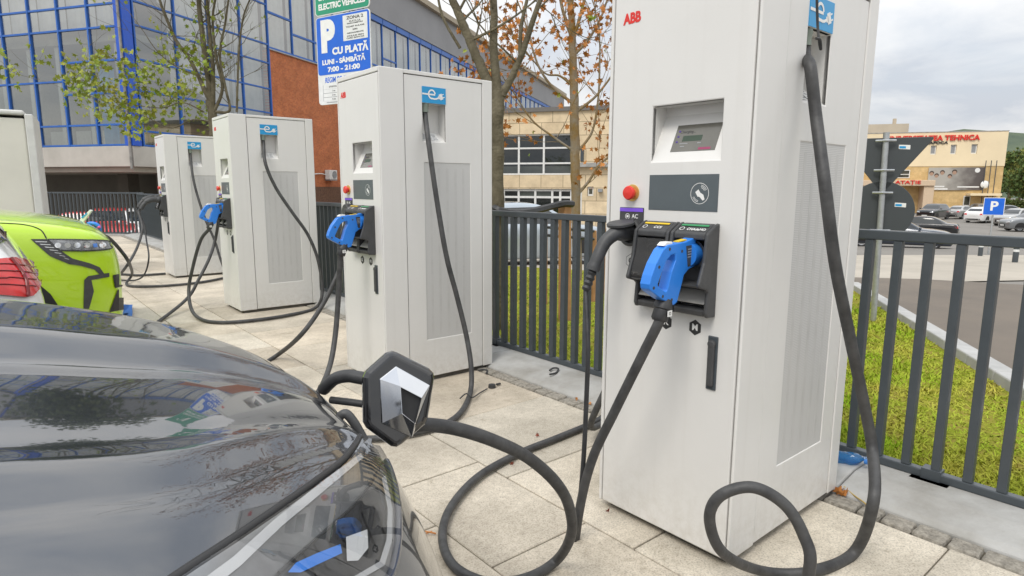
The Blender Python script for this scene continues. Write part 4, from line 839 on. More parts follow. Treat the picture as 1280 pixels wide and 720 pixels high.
fence_section('anthracite metal fence section right of the nearest charger, over the grass', (FX, y_first), (FX, y_first + sp_ * 11), .055, 1.055, 11, feet=(sp_ * 6.62,), bw=.036, bd=.032)
for k_, lb_ in enumerate(('anthracite metal fence section just past the right edge of the picture', 'anthracite metal fence section farthest right, outside the picture')): fence_section(lb_, (FX, y_first - sp_ * 11.1 * (k_ + 1)), (FX, y_first - sp_ * (.1 + 11.1 * k_)), .055, 1.055, 11, feet=(sp_ * 6.62,), bw=.036, bd=.032)
fence_section('anthracite metal fence section directly behind the nearest charger', (FX, y_first + sp_ * 11.1), (FX, 2.44), .055, 1.055, 9, feet=())
fence_section('anthracite metal fence section between the two nearest chargers', (FX, 2.45), (FX, 3.70), .055, 1.06, 12, feet=(1.2,), bw=.036, bd=.040)
fence_section('anthracite metal fence section behind the second charger', (FX, 3.71), (FX, 6.0), .055, 1.06, 22, feet=(.05, 2.2))
fence_section('anthracite metal fence section between the second and third chargers', (FX, 6.01), (FX, 9.0), .055, 1.06, 28, feet=(.1,))
fence_section('anthracite metal fence section behind the farthest charger', (FX, 9.01), (FX, 13.5), .055, 1.06, 42, feet=(.1,))
fence_section('anthracite metal fence section running on towards the end corner', (FX, 13.51), (FX, 18.1), .055, 1.06, 42, feet=(.1,))
q0 = EA + en * .12
for k, lb in enumerate(('end fence section of close set bars nearest the corner, cars showing through', 'end fence section of close set bars beside the pale cabinet', 'end fence section hidden mostly behind the pale cabinet')):
    a = q0 + ED * (.05 + 2.55 * k); b = q0 + ED * (.05 + 2.55 * k + 2.54)
    fence_section(lb, (a.x, a.y), (b.x, b.y), .035, 1.08, 24, feet=(.1,), bw=.05, bd=.03)
# ------------------------------------------------------------------ trees, stakes
def leafmesh(mb, c, s, rnd, kind=0):
    n = Vector((rnd.gauss(0, 1), rnd.gauss(0, 1), rnd.gauss(0, .7))).normalized(); u = n.orthogonal().normalized(); a = rnd.uniform(0, 6.28); v = n.cross(u); u, v = u * math.cos(a) + v * math.sin(a), -u * math.sin(a) + v * math.cos(a)
    P = [(0, -1), (.25, -.45), (.8, -.55), (.55, 0), (.9, .45), (.3, .4), (0, 1), (-.3, .4), (-.9, .45), (-.55, 0), (-.8, -.55), (-.25, -.45)]
    bend = rnd.uniform(.2, 1.0)
    mb.bm.faces.new([mb.bm.verts.new(c + (u * p[0] + v * p[1] + n * bend * (p[0] * p[0])) * s * .5) for p in P])
def grow(mb, tips, p, d, L, r, lvl, rnd, up=.12, spread=.5):
    n = 5; pts = [p.copy()]; rr = [r]; dd = d.normalized()
    for k in range(n):
        dd = (dd + Vector((rnd.gauss(0, .10), rnd.gauss(0, .10), rnd.gauss(0, .06) + up * .25))).normalized(); pts.append(pts[-1] + dd * L / n); rr.append(r * (1 - .62 * (k + 1) / n))
    mb.tube(pts, rr, 6 if r > .015 else 4)
    tips.append((pts[-1], lvl)); tips.append((pts[3], lvl))
    if lvl <= 0: return
    for k in range(rnd.choice((2, 3, 3))):
        q = pts[rnd.randint(2, n)]; a = Vector((rnd.gauss(0, 1), rnd.gauss(0, 1), rnd.gauss(.1, .6))).normalized()
        grow(mb, tips, q, dd + a * spread * 1.3, L * rnd.uniform(.55, .8), max(.004, r * .45), lvl - 1, rnd, up, spread)
def tree(label, trunk, limbs, bark, lvl, seed, leaves=(), group=None, twig=1.0, base=None, up=.12):
    """trunk/limbs: lists of (point, radius); leaves: (material, number, size, filter)"""
    rnd = random.Random(seed); t = thing('tree', label, 'tree', trunk[0][0] if base is None else base, 0, group); off = Vector(t.location)
    def tb(mb, L_):
        P = [Vector(p) - off for p, r in L_]; C = catmull(P, 6); R = []
        for i in range(len(P) - 1):
            for j in range(6): R.append(L_[i][1] + (L_[i + 1][1] - L_[i][1]) * j / 6)
        R.append(L_[-1][1]); C = [c + Vector((rnd.gauss(0, 1), rnd.gauss(0, 1), 0)) * .06 * r for c, r in zip(C, R)]
        mb.tube(C, R, 12)
        return C, R
    mb = MB(); tb(mb, trunk); make('trunk', mb, bark, t, smooth=60)
    mb = MB(); tips = []
    for lb in limbs:
        C, R = tb(mb, lb)
        for k in range(int(len(C) * .45 * twig)):
            i = rnd.randint(len(C) // 4, len(C) - 1)
            d = (C[min(i + 1, len(C) - 1)] - C[max(i - 1, 0)]).normalized()
            a = Vector((rnd.gauss(0, 1), rnd.gauss(0, 1), rnd.gauss(.2, .5))).normalized()
            grow(mb, tips, C[i], d * .6 + a, rnd.uniform(.35, .9), max(.005, R[i] * .35), lvl, rnd, up)
        d = (C[-1] - C[-3]).normalized(); grow(mb, tips, C[-1], d, 1.1, R[-1], lvl + 1, rnd, up)
    make('branches', mb, bark, t, smooth=60)
    for nm, m, num, size, flt, cl in leaves:
        mb = MB(); ok = [q for q, l in tips if flt(q + off)]
        if not ok: continue
        for k in range(num):
            q = rnd.choice(ok)
            for j in range(cl): leafmesh(mb, q + Vector((rnd.gauss(0, 1), rnd.gauss(0, 1), rnd.gauss(-.4, 1))) * size * 1.2, size * rnd.uniform(.6, 1.2), rnd)
        make(nm, mb, m, t, recalc=False)
    return t
M_lor = mat('dry_orange_leaf', (.50, .20, .040), .7, var=(.3, 3), alt=(.32, .125, .03))
M_lred = mat('red_leaf', (.27, .06, .03), .7, var=(.3, 3))
M_lgr = mat('fresh_green_leaf', (.16, .26, .02), .6, var=(.3, 1.2), alt=(.30, .28, .025))
M_ldk = mat('deep_green_leaf', (.055, .085, .02), .7, var=(.4, .7), alt=(.11, .12, .03))
D1 = 5.45
T = lambda px, py, r, d=D1: (atd(px, py, d), r * .56)
tree('thick forked tree with mossy trunk rising behind the second charger', [T(622, 452, .115), T(622, 380, .105), T(622, 300, .10), T(622, 200, .10), T(621, 150, .105), T(623, 112, .09)],
     [[T(623, 125, .09), T(605, 92, .075), T(592, 62, .068), T(578, 28, .062), T(562, -10, .056), T(545, -60, .045), T(520, -140, .03)],
      [T(622, 118, .075), T(617, 60, .060), T(617, 10, .055), T(612, -50, .045), T(600, -120, .03)],
      [T(626, 120, .072), T(640, 96, .052), T(655, 60, .046), T(668, 20, .040), T(682, -20, .032), T(700, -80, .02)],
      [T(650, 72, .03), T(652, 30, .028), T(664, -20, .022)],
      [T(575, 60, .024), T(553, 20, .02), T(545, -20, .016)]], M_bark, 1, 3,
     [('red_leaves', M_lred, 9, .055, lambda q: True, 2), ('orange_leaves', M_lor, 120, .07, lambda q: (q - CP).dot(RT) > -.02, 2)], base=(3.37, 4.25, -.1), twig=.5)
D2 = 7.4
T2 = lambda px, py, r, d=D2: (atd(px, py, d), r * .76)
tree('slender staked tree with lichened trunk and dry orange leaves by the nearest charger', [T2(722, 350, .075), T2(720, 260, .07), T2(719, 180, .072), T2(717, 100, .062), T2(715, 40, .05), T2(712, -20, .045), T2(708, -120, .03)],
     [[T2(718, 45, .028), T2(728, 10, .024), T2(740, -40, .018)], [T2(716, 50, .028), T2(704, 15, .024), T2(695, -35, .018)], [T2(717, 130, .026), T2(690, 108, .02), T2(672, 80, .016), T2(660, 40, .012)],
      [T2(719, 190, .02), T2(690, 170, .016), T2(665, 150, .013), T2(645, 120, .01)], [T2(720, 140, .025), T2(745, 120, .018), T2(768, 90, .013)], [T2(720, 245, .025), T2(735, 228, .022), T2(750, 205, .018), T2(770, 190, .014)],
      [T2(721, 190, .022), T2(740, 165, .018), T2(748, 120, .015), T2(750, 60, .012)], [T2(718, 110, .02), T2(700, 95, .016), T2(682, 92, .012), T2(662, 70, .01)], [T2(716, 70, .024), T2(735, 50, .02), T2(752, 20, .016), T2(765, -20, .01)]], M_bark2, 1, 8,
     [('orange_leaves', M_lor, 1050, .08, lambda q: True, 2), ('green_leaves', M_lgr, 40, .07, lambda q: True, 2)], base=(atd(722, 350, D2).x, atd(722, 350, D2).y, terr(atd(722, 350, D2).x, atd(722, 350, D2).y)), twig=.65)
D3 = 12.0
T3 = lambda px, py, r, d=D3: (atd(px, py, d), r * .6)
tree('many stemmed tree with fresh green leaves behind the third charger', [T3(266, 262, .14), T3(266, 190, .13), T3(266, 150, .13), T3(262, 125, .12)],
     [[T3(264, 130, .085), T3(250, 100, .06), T3(236, 72, .055), T3(220, 50, .048), T3(205, 15, .042), T3(192, -25, .03), T3(180, -90, .02)],
      [T3(264, 130, .09), T3(258, 80, .08), T3(250, 20, .07), T3(246, -40, .06), T3(240, -120, .04)],
      [T3(266, 135, .075), T3(266, 90, .065), T3(262, 40, .055), T3(258, -20, .045), T3(262, -110, .03)],
      [T3(268, 138, .055), T3(278, 110, .045), T3(270, 70, .04), T3(266, 20, .035), T3(276, -30, .025)],
      [T3(270, 140, .05), T3(287, 138, .04), T3(282, 110, .038), T3(275, 70, .035), T3(283, 20, .03), T3(290, -40, .02)],
      [T3(296, 140, .035), T3(297, 100, .032), T3(300, 50, .03), T3(306, 15, .025), T3(322, -20, .018)],
      [T3(240, 92, .022), T3(215, 80, .018), T3(195, 62, .015), T3(180, 40, .01)],
      [T3(262, 152, .028), T3(240, 150, .022), T3(215, 160, .018), T3(190, 150, .014), T3(165, 138, .01)],
      [T3(255, 140, .024), T3(228, 128, .018), T3(200, 135, .014), T3(150, 128, .010), T3(100, 118, .006)]], M_bark, 1, 21,
     [('green_leaves', M_lgr, 230, .12, lambda q: (q - CP).dot(RT) / (q - CP).dot(FW) < -.455 and q.z < 3.75, 4), ('young_leaves', M_lgr, 60, .10, lambda q: True, 3), ('upper_leaves', M_ldk, 900, .2, lambda q: q.z > 5.4, 3)], base=(atd(266, 262, D3).x, atd(266, 262, D3).y, -.5), twig=.8)
def stake(label, px, ptop, pbot, dep, w=.075):
    a, b = atd(px[0], ptop, dep), atd(px[1], pbot, dep); g = terr(b.x, b.y)
    return tag(make('timber_stake', MB().prism([(b.x + dx, b.y + dy, g - .05) for dx, dy in ((-w / 2, -w / 2), (w / 2, -w / 2), (w / 2, w / 2), (-w / 2, w / 2))], Vector((a.x - b.x, a.y - b.y, a.z - g + .05))), M_wood, bevel=.006), label, 'stake', 'timber tree stakes')
stake('thick pale timber stake tied to the slender tree, strap round its top', (706, 705), 256, 455, 6.0, .09)
stake('thin timber stake left of the thick one, half hidden by fence bars', (681, 680), 278, 440, 7.3, .05)
stake('timber stake right of the slender tree, close to the nearest charger', (741, 740), 288, 420, 7.6, .07)
stake('rightmost timber stake, just beside the edge of the nearest charger', (757, 756), 285, 420, 8.4, .06)
tag(make('tie_strap', MB().tube(catmull([atd(618, 258, 5.5), atd(622, 262, 5.33), atd(640, 266, 5.4), atd(662, 264.5, 5.6), atd(690, 258, 5.9), atd(705, 254.5, 5.93), atd(716, 255, 6.0)], 8), .032, 6), M_rubber), 'wide black strap tying the forked tree to the thick timber stake', 'strap')
for dz in (0, 10): tag(make('tie_strap', MB().tube(catmull([atd(683, 284 + dz, 7.28), atd(705, 286 + dz, 7.2), atd(722, 287 + dz, 7.26), atd(742, 289 + dz, 7.55)], 6), .018, 6), M_rubber), 'narrow black strap across the slender tree trunk and stakes, ' + ('upper' if dz == 0 else 'lower') + ' one', 'strap')
# background trees: crowns of many small leaf clumps
def bushy(name, label, px, dep, h, w, seed, m, m2, n=900, ls=.5, group=None):
    p = atd(px, 240, dep); g = terr(p.x, p.y); rnd = random.Random(seed); t = thing(name, label, 'tree', (p.x, p.y, g), 0, group)
    mb = MB(); mb.tube([(0, 0, -.2), (.05, 0, h * .3), (0, .05, h * .7)], [h * .03, h * .022, h * .01], 8)
    for k in range(6): a = k * 1.05; mb.tube([(0, 0, h * (.25 + .05 * k)), (math.cos(a) * w * .25, math.sin(a) * w * .25, h * (.45 + .06 * k))], [h * .012, h * .004], 5)
    make('trunk', mb, M_bark, t)
    lob = [(Vector((rnd.gauss(0, .22) * w, rnd.gauss(0, .22) * w, h * rnd.uniform(.32, .82))), rnd.uniform(.14, .26) * w) for _ in range(11)]
    for nm, mm, k in (('crown', m, n), ('crown_second_leaves', m2, n // 2)):  # second leaf colour scattered at random through the same crown
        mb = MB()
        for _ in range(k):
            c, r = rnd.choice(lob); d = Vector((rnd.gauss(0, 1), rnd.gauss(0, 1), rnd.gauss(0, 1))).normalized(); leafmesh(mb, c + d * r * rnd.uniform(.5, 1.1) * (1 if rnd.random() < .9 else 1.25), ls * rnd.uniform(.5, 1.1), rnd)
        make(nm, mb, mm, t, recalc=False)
    return t
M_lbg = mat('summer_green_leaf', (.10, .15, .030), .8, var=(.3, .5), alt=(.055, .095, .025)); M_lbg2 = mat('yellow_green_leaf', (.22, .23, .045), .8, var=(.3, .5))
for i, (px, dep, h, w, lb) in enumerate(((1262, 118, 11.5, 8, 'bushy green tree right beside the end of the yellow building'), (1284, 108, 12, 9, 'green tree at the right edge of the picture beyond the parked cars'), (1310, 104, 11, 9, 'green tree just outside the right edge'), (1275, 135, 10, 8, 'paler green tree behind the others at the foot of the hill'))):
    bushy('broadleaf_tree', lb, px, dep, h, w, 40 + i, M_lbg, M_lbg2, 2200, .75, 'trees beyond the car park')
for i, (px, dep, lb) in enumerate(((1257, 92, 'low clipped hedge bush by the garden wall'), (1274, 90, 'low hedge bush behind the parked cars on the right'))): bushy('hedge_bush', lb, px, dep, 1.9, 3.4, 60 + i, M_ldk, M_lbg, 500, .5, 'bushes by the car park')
# ------------------------------------------------------------------ signs
M_sblue = mat('sign_blue', (.008, .13, .66), .35); M_sgreen = mat('sign_green', (.02, .30, .17), .35, var=(.08, 3)); M_swhite = mat('sign_white', (.75, .76, .75), .4); M_sback = mat('sign_back_grey', (.055, .063, .068), .5, var=(.06, 2))
def rrect(w, h, r, n=6):
    P = []
    for cx, cy, a0 in ((w / 2 - r, h / 2 - r, 0), (-w / 2 + r, h / 2 - r, 90), (-w / 2 + r, -h / 2 + r, 180), (w / 2 - r, -h / 2 + r, 270)):
        for k in range(n + 1): a = R_(a0 + 90 * k / n); P.append((cx + r * math.cos(a), cy + r * math.sin(a)))
    return P
def plate(nm, w, h, r, M, th, m, par, z=0): return make(nm, MB().prism([M @ Vector((x, y, z)) for x, y in rrect(w, h, r)], (M.to_3x3() @ Vector((0, 0, th)))), m, par, bevel=min(.003, th * .4))
sx0, sx1 = atd(397.5, 70, 6.95), atd(465, 70, 6.55)
sp = thing('parking_sign', 'blue and white paid parking sign with green electric vehicles plate on a grey post', 'sign', (sx0.x * .5 + sx1.x * .5, sx0.y * .5 + sx1.y * .5, 0))
rgt = Vector((sx1.x - sx0.x, sx1.y - sx0.y, 0)); SW = rgt.length; rgt.normalize(); outw = rgt.cross(Vector((0, 0, 1)))
def sgn(u, z, o=0): return frame(Vector((0, 0, z)) + rgt * u + outw * o, rgt, (0, 0, 1))
make('post', MB().cyl(outw * -.045 + Vector((0, 0, -.2)), outw * -.045 + Vector((0, 0, 3.6)), .03), M_metal, sp)
zb = lambda py: atd(431, py, 6.75).z
zt_, zm_, zl_ = zb(17), zb(92), zb(129)
pb = plate('blue_plate', SW, zt_ - zl_, .04, sgn(0, (zt_ + zl_) / 2), .012, M_swhite, sp)
hb = zt_ - zm_
plate('blue_field', SW - .02, hb - .012, .032, sgn(0, (zt_ + zm_) / 2 + .0, .0121), .0015, M_sblue, pb)
zc_ = (zt_ + zm_) / 2
def sl_(t_, u, z, w, h, m, par, o=.0145, bold=.045): return fit(txt('lettering', t_, .1, m, par, sgn(u, z, o), .0006, bold), w, h)
plate('white_field', SW * .44, hb * .42, .004, sgn(SW * .235, zc_ + hb * .245, .0136), .001, M_swhite, pb)
sl_('P', -SW * .27, zc_ + hb * .165, SW * .27, hb * .56, M_wprint, pb, bold=.07)
for s, dz, hz, wz in (('ZONA 2', .405, .052, .30), ('PLATA LA', .345, .024, .20), ('PARCOMETRU', .312, .024, .28), ('TICHET RULARE', .258, .024, .33), ('SMS', .206, .024, .09), ('ABONAMENTE', .154, .024, .30), ('ONLINE PRIN', .106, .024, .30), ('CARD BANCAR', .072, .024, .32)):
    sl_(s, SW * .235, zc_ + hb * dz, SW * wz, hb * hz, M_kprint, pb, .0150, .02)
sl_('CU PLATĂ', SW * .13, zc_ - hb * .085, SW * .66, hb * .165, M_wprint, pb, bold=.05)
sl_('LUNI - SÂMBĂTĂ', SW * .0, zc_ - hb * .262, SW * .80, hb * .115, M_wprint, pb)
sl_('7:00 - 21:00', SW * .0, zc_ - hb * .405, SW * .60, hb * .09, M_wprint, pb)
hl = zm_ - zl_
txt('lettering', 'REGIM DE AUTORIZARE', hl * .25, M_sblue, pb, sgn(SW * .02, zm_ - hl * .17, .0125), .0006, .02, shear=.2, sx=.75)
plate('table_grid', SW * .82, hl * .56, .002, sgn(0, zm_ - hl * .60, .0122), .0006, M_gprint, pb)
for i in range(4):
    for u, w in ((-.205, .395), (.205, .395)): plate('table_cell', SW * w, hl * (.125 if i else .15), .002, sgn(SW * u, zm_ - hl * (.395 + .142 * i), .0129), .0004, M_swhite, pb)
for i, (a, b) in enumerate((('OPTIUNI DE PLATA', 'TARIF'), ('1 ora', ''), ('2 ore', ''), ('4 ore', ''))):
    txt('lettering', a, hl * .085, M_kprint, pb, sgn(-SW * .205, zm_ - hl * (.395 + .142 * i), .0137), .0003, .01, sx=.9 if i else .62)
plate('table_note', SW * .7, hl * .03, .001, sgn(0, zm_ - hl * .93, .0124), .0004, M_gprint, pb)
gz0, gz1 = zb(15.5), zb(15.5) + .62
sg = plate('green_plate', SW * 1.0, gz1 - gz0, .04, sgn(0, (gz0 + gz1) / 2), .012, M_swhite, sp)
plate('green_field', SW - .02, gz1 - gz0 - .02, .032, sgn(0, (gz0 + gz1) / 2, .0121), .0015, M_sgreen, sg)
sl_('ELECTRIC VEHICLES', 0, gz0 + .085, SW * .86, .062, M_wprint, sg)
sl_('CHARGING STATION FOR', 0, gz0 + .175, SW * .86, .056, M_wprint, sg)
plate('rule', SW * .8, .004, .001, sgn(0, gz0 + .225, .0138), .0005, M_wprint, sg)
mb = MB()   # pump pictogram with a cable
Mg = lambda u, v, o=.0139: sgn(u, gz0 + .40 + v, o)
mb.box((0, 0, 0), (.10, .17, .001), Mg(.07, 0)); mb.box((0, 0, 0), (.13, .02, .001), Mg(.07, -.10)); mb.tube(catmull([(Mg(.0 + a, b)).translation for a, b in ((.02, -.06), (-.03, -.03), (-.03, .06), (-.09, .09), (-.14, .04))], 6), .008, 6); mb.box((0, 0, 0), (.05, .035, .001), Mg(-.15, .03))
make('pump_symbol', mb, M_wprint, sg)
make('plate_clip', MB().box(outw * -.02 + Vector((0, 0, zt_ - .1)), (.05, .05, .03)).box(outw * -.02 + Vector((0, 0, zm_)), (.05, .05, .03)).box(outw * -.02 + Vector((0, 0, gz0 + .3)), (.05, .05, .03)), M_metal, sp)
# traffic signs seen from behind
RD = 6.5
pb_, pt_ = atd(1092, 404, RD), atd(1108, 168, RD); bp = Vector((pb_.x, pb_.y, terr(pb_.x, pb_.y)))
rs = thing('traffic_sign_post', 'galvanised post with triangular and round traffic signs seen from behind', 'sign', bp)
toc = Vector((-bp.x, -bp.y, 0)).normalized(); toc = (toc + Vector((.0, -.12, 0))).normalized(); rr_ = Vector((-toc.y, toc.x, 0))
top_l = Vector((pt_.x - bp.x, pt_.y - bp.y, pt_.z - bp.z)) * 1.0; ax = top_l.normalized()
on = lambda py: (ax * ((atd(1100, py, RD).z - bp.z) / ax.z))
make('post', MB().tube([Vector((0, 0, -.3)), top_l + ax * .02], .03, 14), M_metal, rs, smooth=50)
pc = lambda c, u, v, o: c + rr_ * u + ax * v - toc * o
c_ = on(172); side_ = .86; hgt = on(172).z - on(237).z
def rpoly(P, r, n=5):
    O = []; k = len(P)
    for i in range(k):
        a, b, c = Vector(P[i - 1]), Vector(P[i]), Vector(P[(i + 1) % k]); u = (a - b).normalized() * r * 1.6; w = (c - b).normalized() * r * 1.6
        for j in range(n + 1): t_ = j / n; O.append(((b + u) * (1 - t_) + b * t_) * (1 - t_) + (b * (1 - t_) + (b + w) * t_) * t_)
    return O
tri = rpoly([(-side_ / 2, 0), (side_ / 2, 0), (0, -hgt - .05)], .03)
tp = make('triangle_plate', MB().prism([pc(c_, u, v, .036) for u, v in tri], -toc * .014), M_sback, rs, bevel=.004)
cr = (on(234) + on(293)) / 2; rad = .302
cpz = make('round_plate', MB().prism([pc(cr, rad * math.cos(R_(6 * k)), rad * math.sin(R_(6 * k)), .036) for k in range(60)], -toc * .014), M_sback, rs, bevel=.004)
for py in (176, 213, 241, 288):
    q = on(py); make('clamp', MB().tube([pc(q, -.09, 0, .0), pc(q, -.05, 0, -.012), pc(q, 0, 0, -.036), pc(q, .05, 0, -.012), pc(q, .09, 0, .0)], .012, 6), M_metal, rs)
for pt2, par in ((on(184) + rr_ * .17, tp), (on(256) + rr_ * .17, cpz)):
    s_ = make('maker_label', MB().prism([pc(pt2, u, v, .0345) for u, v in ((-.05, -.018), (.05, -.024), (.05, .018), (-.05, .024))], toc * .0005), M_wprint, par)
    make('maker_print', MB().prism([pc(pt2, u, v, .0338) for u, v in ((-.045, -.012), (.012, -.015), (.012, .008), (-.045, .010))], toc * .0005), M_cyan, s_)
# blue P sign and bollards in the car park
g = atg(1235, 318); ps = thing('parking_sign', 'small blue P sign on a thin post among the parked cars', 'sign', g)
dpt = g.dot(FW); tc_ = Vector((-g.x, -g.y, 0)).normalized(); pr_ = Vector((-tc_.y, tc_.x, 0)); zt2 = atd(1238, 247, dpt).z - g.z; zb2 = atd(1238, 269, dpt).z - g.z
make('post', MB().cyl((0, 0, -.2), (0, 0, zt2 - .02), .03, seg=10), M_metal, ps)
hh = zt2 - zb2; Mp = frame(Vector((0, 0, (zt2 + zb2) / 2)) + tc_ * .04, pr_, (0, 0, 1))
pl = plate('sign_plate', hh * .98, hh, .02, Mp, .012, M_swhite, ps); plate('blue_field', hh * .92, hh * .94, .02, Mp, .0015, M_sblue, pl, .0122); txt('lettering', 'P', hh * .72, M_wprint, pl, Mp @ Matrix.Translation((0, 0, .0145)), .0006, .03)
for i, ((px, py, ptp), lb) in enumerate(zip(((1225, 320, 304), (1244.5, 325, 306), (1268.5, 328, 309)), ('leftmost of three dark bollards with white bands', 'middle one of three dark bollards with white bands', 'rightmost of three dark bollards with white bands'))):
    g = atg(px, py); h_ = atd(px, ptp, g.dot(FW)).z - g.z; b_ = thing('bollard', lb, 'bollard', g, 0, 'bollards by the car park')
    make('post', MB().lathe([(.07, -.1), (.07, h_ * .7)], Matrix.Identity(4), 14), M_fence, b_, smooth=40); make('white_band', MB().lathe([(.071, h_ * .70), (.071, h_ * .86)], Matrix.Identity(4), 14), M_swhite, b_, smooth=40); make('cap', MB().lathe([(.07, h_ * .861), (.07, h_ * .98), (.05, h_), (0, h_)], Matrix.Identity(4), 14), M_fence, b_, smooth=40)
# pale cabinet at the far left
kc = atd(37, 141, 8.2); _r = ray(40, 200); kd = Vector((-_r.y, _r.x)).normalized(); kd = Matrix.Rotation(R_(-4), 2) @ kd; kx = thing('utility_cabinet', 'large plain off-white utility cabinet at the left edge behind the green car', 'cabinet', (kc.x, kc.y, 0))
kn = Vector((-kd.y, kd.x)); kn = kn if kn.y > 0 else -kn
Kp = lambda u, w: (kd.x * u + kn.x * w, kd.y * u + kn.y * w)
M_kio = mat('off_white_cabinet_paint', (.70, .68, .61), .6, var=(.05, 1.0)); M_ktrim = mat('grey_white_trim', (.64, .64, .62), .5)
kb = MB(); kb.prism([(*Kp(u, w), -.05) for u, w in ((.06, 0), (2.4, 0), (2.4, 1.0), (.06, 1.0))], (0, 0, kc.z - .02)); make('body', kb, M_kio, kx, bevel=.02)
kb = MB(); kb.prism([(*Kp(u, w), -.05) for u, w in ((-.03, -.03), (.058, -.03), (.058, 1.03), (-.03, 1.03))], (0, 0, kc.z + .03)); make('corner_trim', kb, M_ktrim, kx, bevel=.012, seg=3)
kb = MB(); kb.prism([(*Kp(u, w), kc.z - .035 + .0) for u, w in ((.0585, -.03), (2.43, -.03), (2.43, 1.03), (.0585, 1.03))], (0, 0, .06)); make('roof_cap', kb, M_ktrim, kx, bevel=.02)
# ------------------------------------------------------------------ cars
def paint(name, c, metal=.35, rough=.28): return mat(name, c, rough, metal, var=(.02, 2), coat=1.0)
M_tyre = mat('tyre_rubber', (.02, .02, .021), .8, bump=(.3, 60)); M_rim = mat('alloy_rim', (.45, .46, .47), .3, .8); M_cgl = mat('car_glass', (.018, .022, .024), .04, coat=.5, var=(.02, 1)); M_trim = mat('black_trim', (.018, .018, .019), .45)
M_lamp = mat('clear_lamp', (.62, .63, .63), .15, .5); M_tail = mat('tail_lamp_red', (.62, .012, .012), .10, coat=.6, var=(.2, 9), alt=(.30, .008, .008)); M_plate = mat('number_plate_white', (.7, .7, .68), .5)
KINDS = {
 'hatch': [(0, .45, .60, .36, .66), (.02, .60, .66, .50, .74), (.08, .74, .74, .60, .82), (.22, .83, .83, .66, .905), (.5, .885, .89, .70, .965), (.9, .905, .94, .72, 1.02), (1.15, .91, .97, .73, 1.06), (1.5, .91, .985, .67, 1.30), (1.9, .91, .99, .62, 1.47), (2.4, .91, 1.0, .60, 1.53), (3.2, .905, 1.0, .60, 1.50), (3.7, .895, 1.01, .60, 1.36), (4.0, .875, .99, .64, 1.12), (4.12, .82, .88, .60, .97), (4.18, .70, .76, .5, .82), (4.2, .55, .66, .4, .70)],
 'sedan': [(0, .45, .56, .36, .62), (.03, .62, .62, .50, .70), (.12, .76, .70, .62, .78), (.35, .85, .80, .68, .87), (.8, .89, .86, .72, .94), (1.3, .90, .90, .72, .99), (1.7, .90, .92, .66, 1.20), (2.1, .90, .93, .58, 1.40), (2.6, .90, .94, .56, 1.44), (3.2, .90, .95, .56, 1.40), (3.7, .895, .96, .62, 1.18), (4.0, .885, .96, .68, 1.05), (4.4, .86, .94, .68, 1.02), (4.55, .80, .86, .62, .93), (4.62, .66, .7, .5, .76), (4.64, .5, .62, .4, .66)],
 'suv': [(0, .55, .64, .45, .72), (.02, .68, .74, .56, .84), (.09, .80, .86, .66, .95), (.25, .87, .95, .70, 1.03), (.6, .91, 1.0, .74, 1.09), (1.0, .93, 1.04, .75, 1.13), (1.2, .93, 1.06, .75, 1.17), (1.6, .93, 1.07, .69, 1.45), (2.0, .93, 1.08, .64, 1.63), (2.6, .93, 1.08, .63, 1.68), (3.6, .92, 1.08, .63, 1.65), (4.1, .91, 1.08, .63, 1.50), (4.4, .89, 1.04, .66, 1.18), (4.5, .83, .92, .62, 1.0), (4.55, .70, .8, .52, .86), (4.56, .55, .68, .42, .74)]}
KINDS['wagon'] = KINDS['hatch'][:-5] + [(3.75, .895, 1.03, .62, 1.42), (4.0, .885, 1.03, .64, 1.26), (4.12, .87, 1.0, .68, 1.13), (4.19, .84, .94, .66, 1.02), (4.22, .76, .86, .58, .94), (4.23, .6, .72, .44, .8)]
def car_loft(st, K=12, zlo=.19):
    ln = catmull([(s, wb, zb) for s, wb, zb, wt, zt in st], 5); l2 = catmull([(s, wt, zt) for s, wb, zb, wt, zt in st], 5); Lm = st[-1][0]
    rows = []
    for a, b in zip(ln, l2):
        s, wb, zb = a; wt, zt = b[1], b[2]; lo = zlo + (.12 * max(0, 1 - min(s, Lm - s) / .12))
        half = [(0, lo), (wb * .55, lo), (wb * .90, lo + .01), (wb * .975, lo + .12), (wb, lo + (zb - lo) * .55), (wb * .992, lo + (zb - lo) * .85), (wb * .955, zb), (wt + (wb - wt) * .35, zb + (zt - zb) * .55), (wt, zt - .035), (wt * .8, zt - .008), (wt * .4, zt + .008), (0, zt + .012)]
        h = catmull([(y, z, 0) for y, z in half], 3)
        rows.append([(Lm / 2 - s, p.x, p.y) for p in h] + [(Lm / 2 - s, -p.x, p.y) for p in h[-2:0:-1]])
    mb = MB(); vs = [[mb.bm.verts.new(p) for p in r] for r in rows]; n = len(vs[0])
    for a, b in zip(vs, vs[1:]):
        for k in range(n): mb.bm.faces.new((a[k], a[(k + 1) % n], b[(k + 1) % n], b[k]))
    mb.bm.faces.new(vs[0]); mb.bm.faces.new(vs[-1][::-1]); return mb, Lm
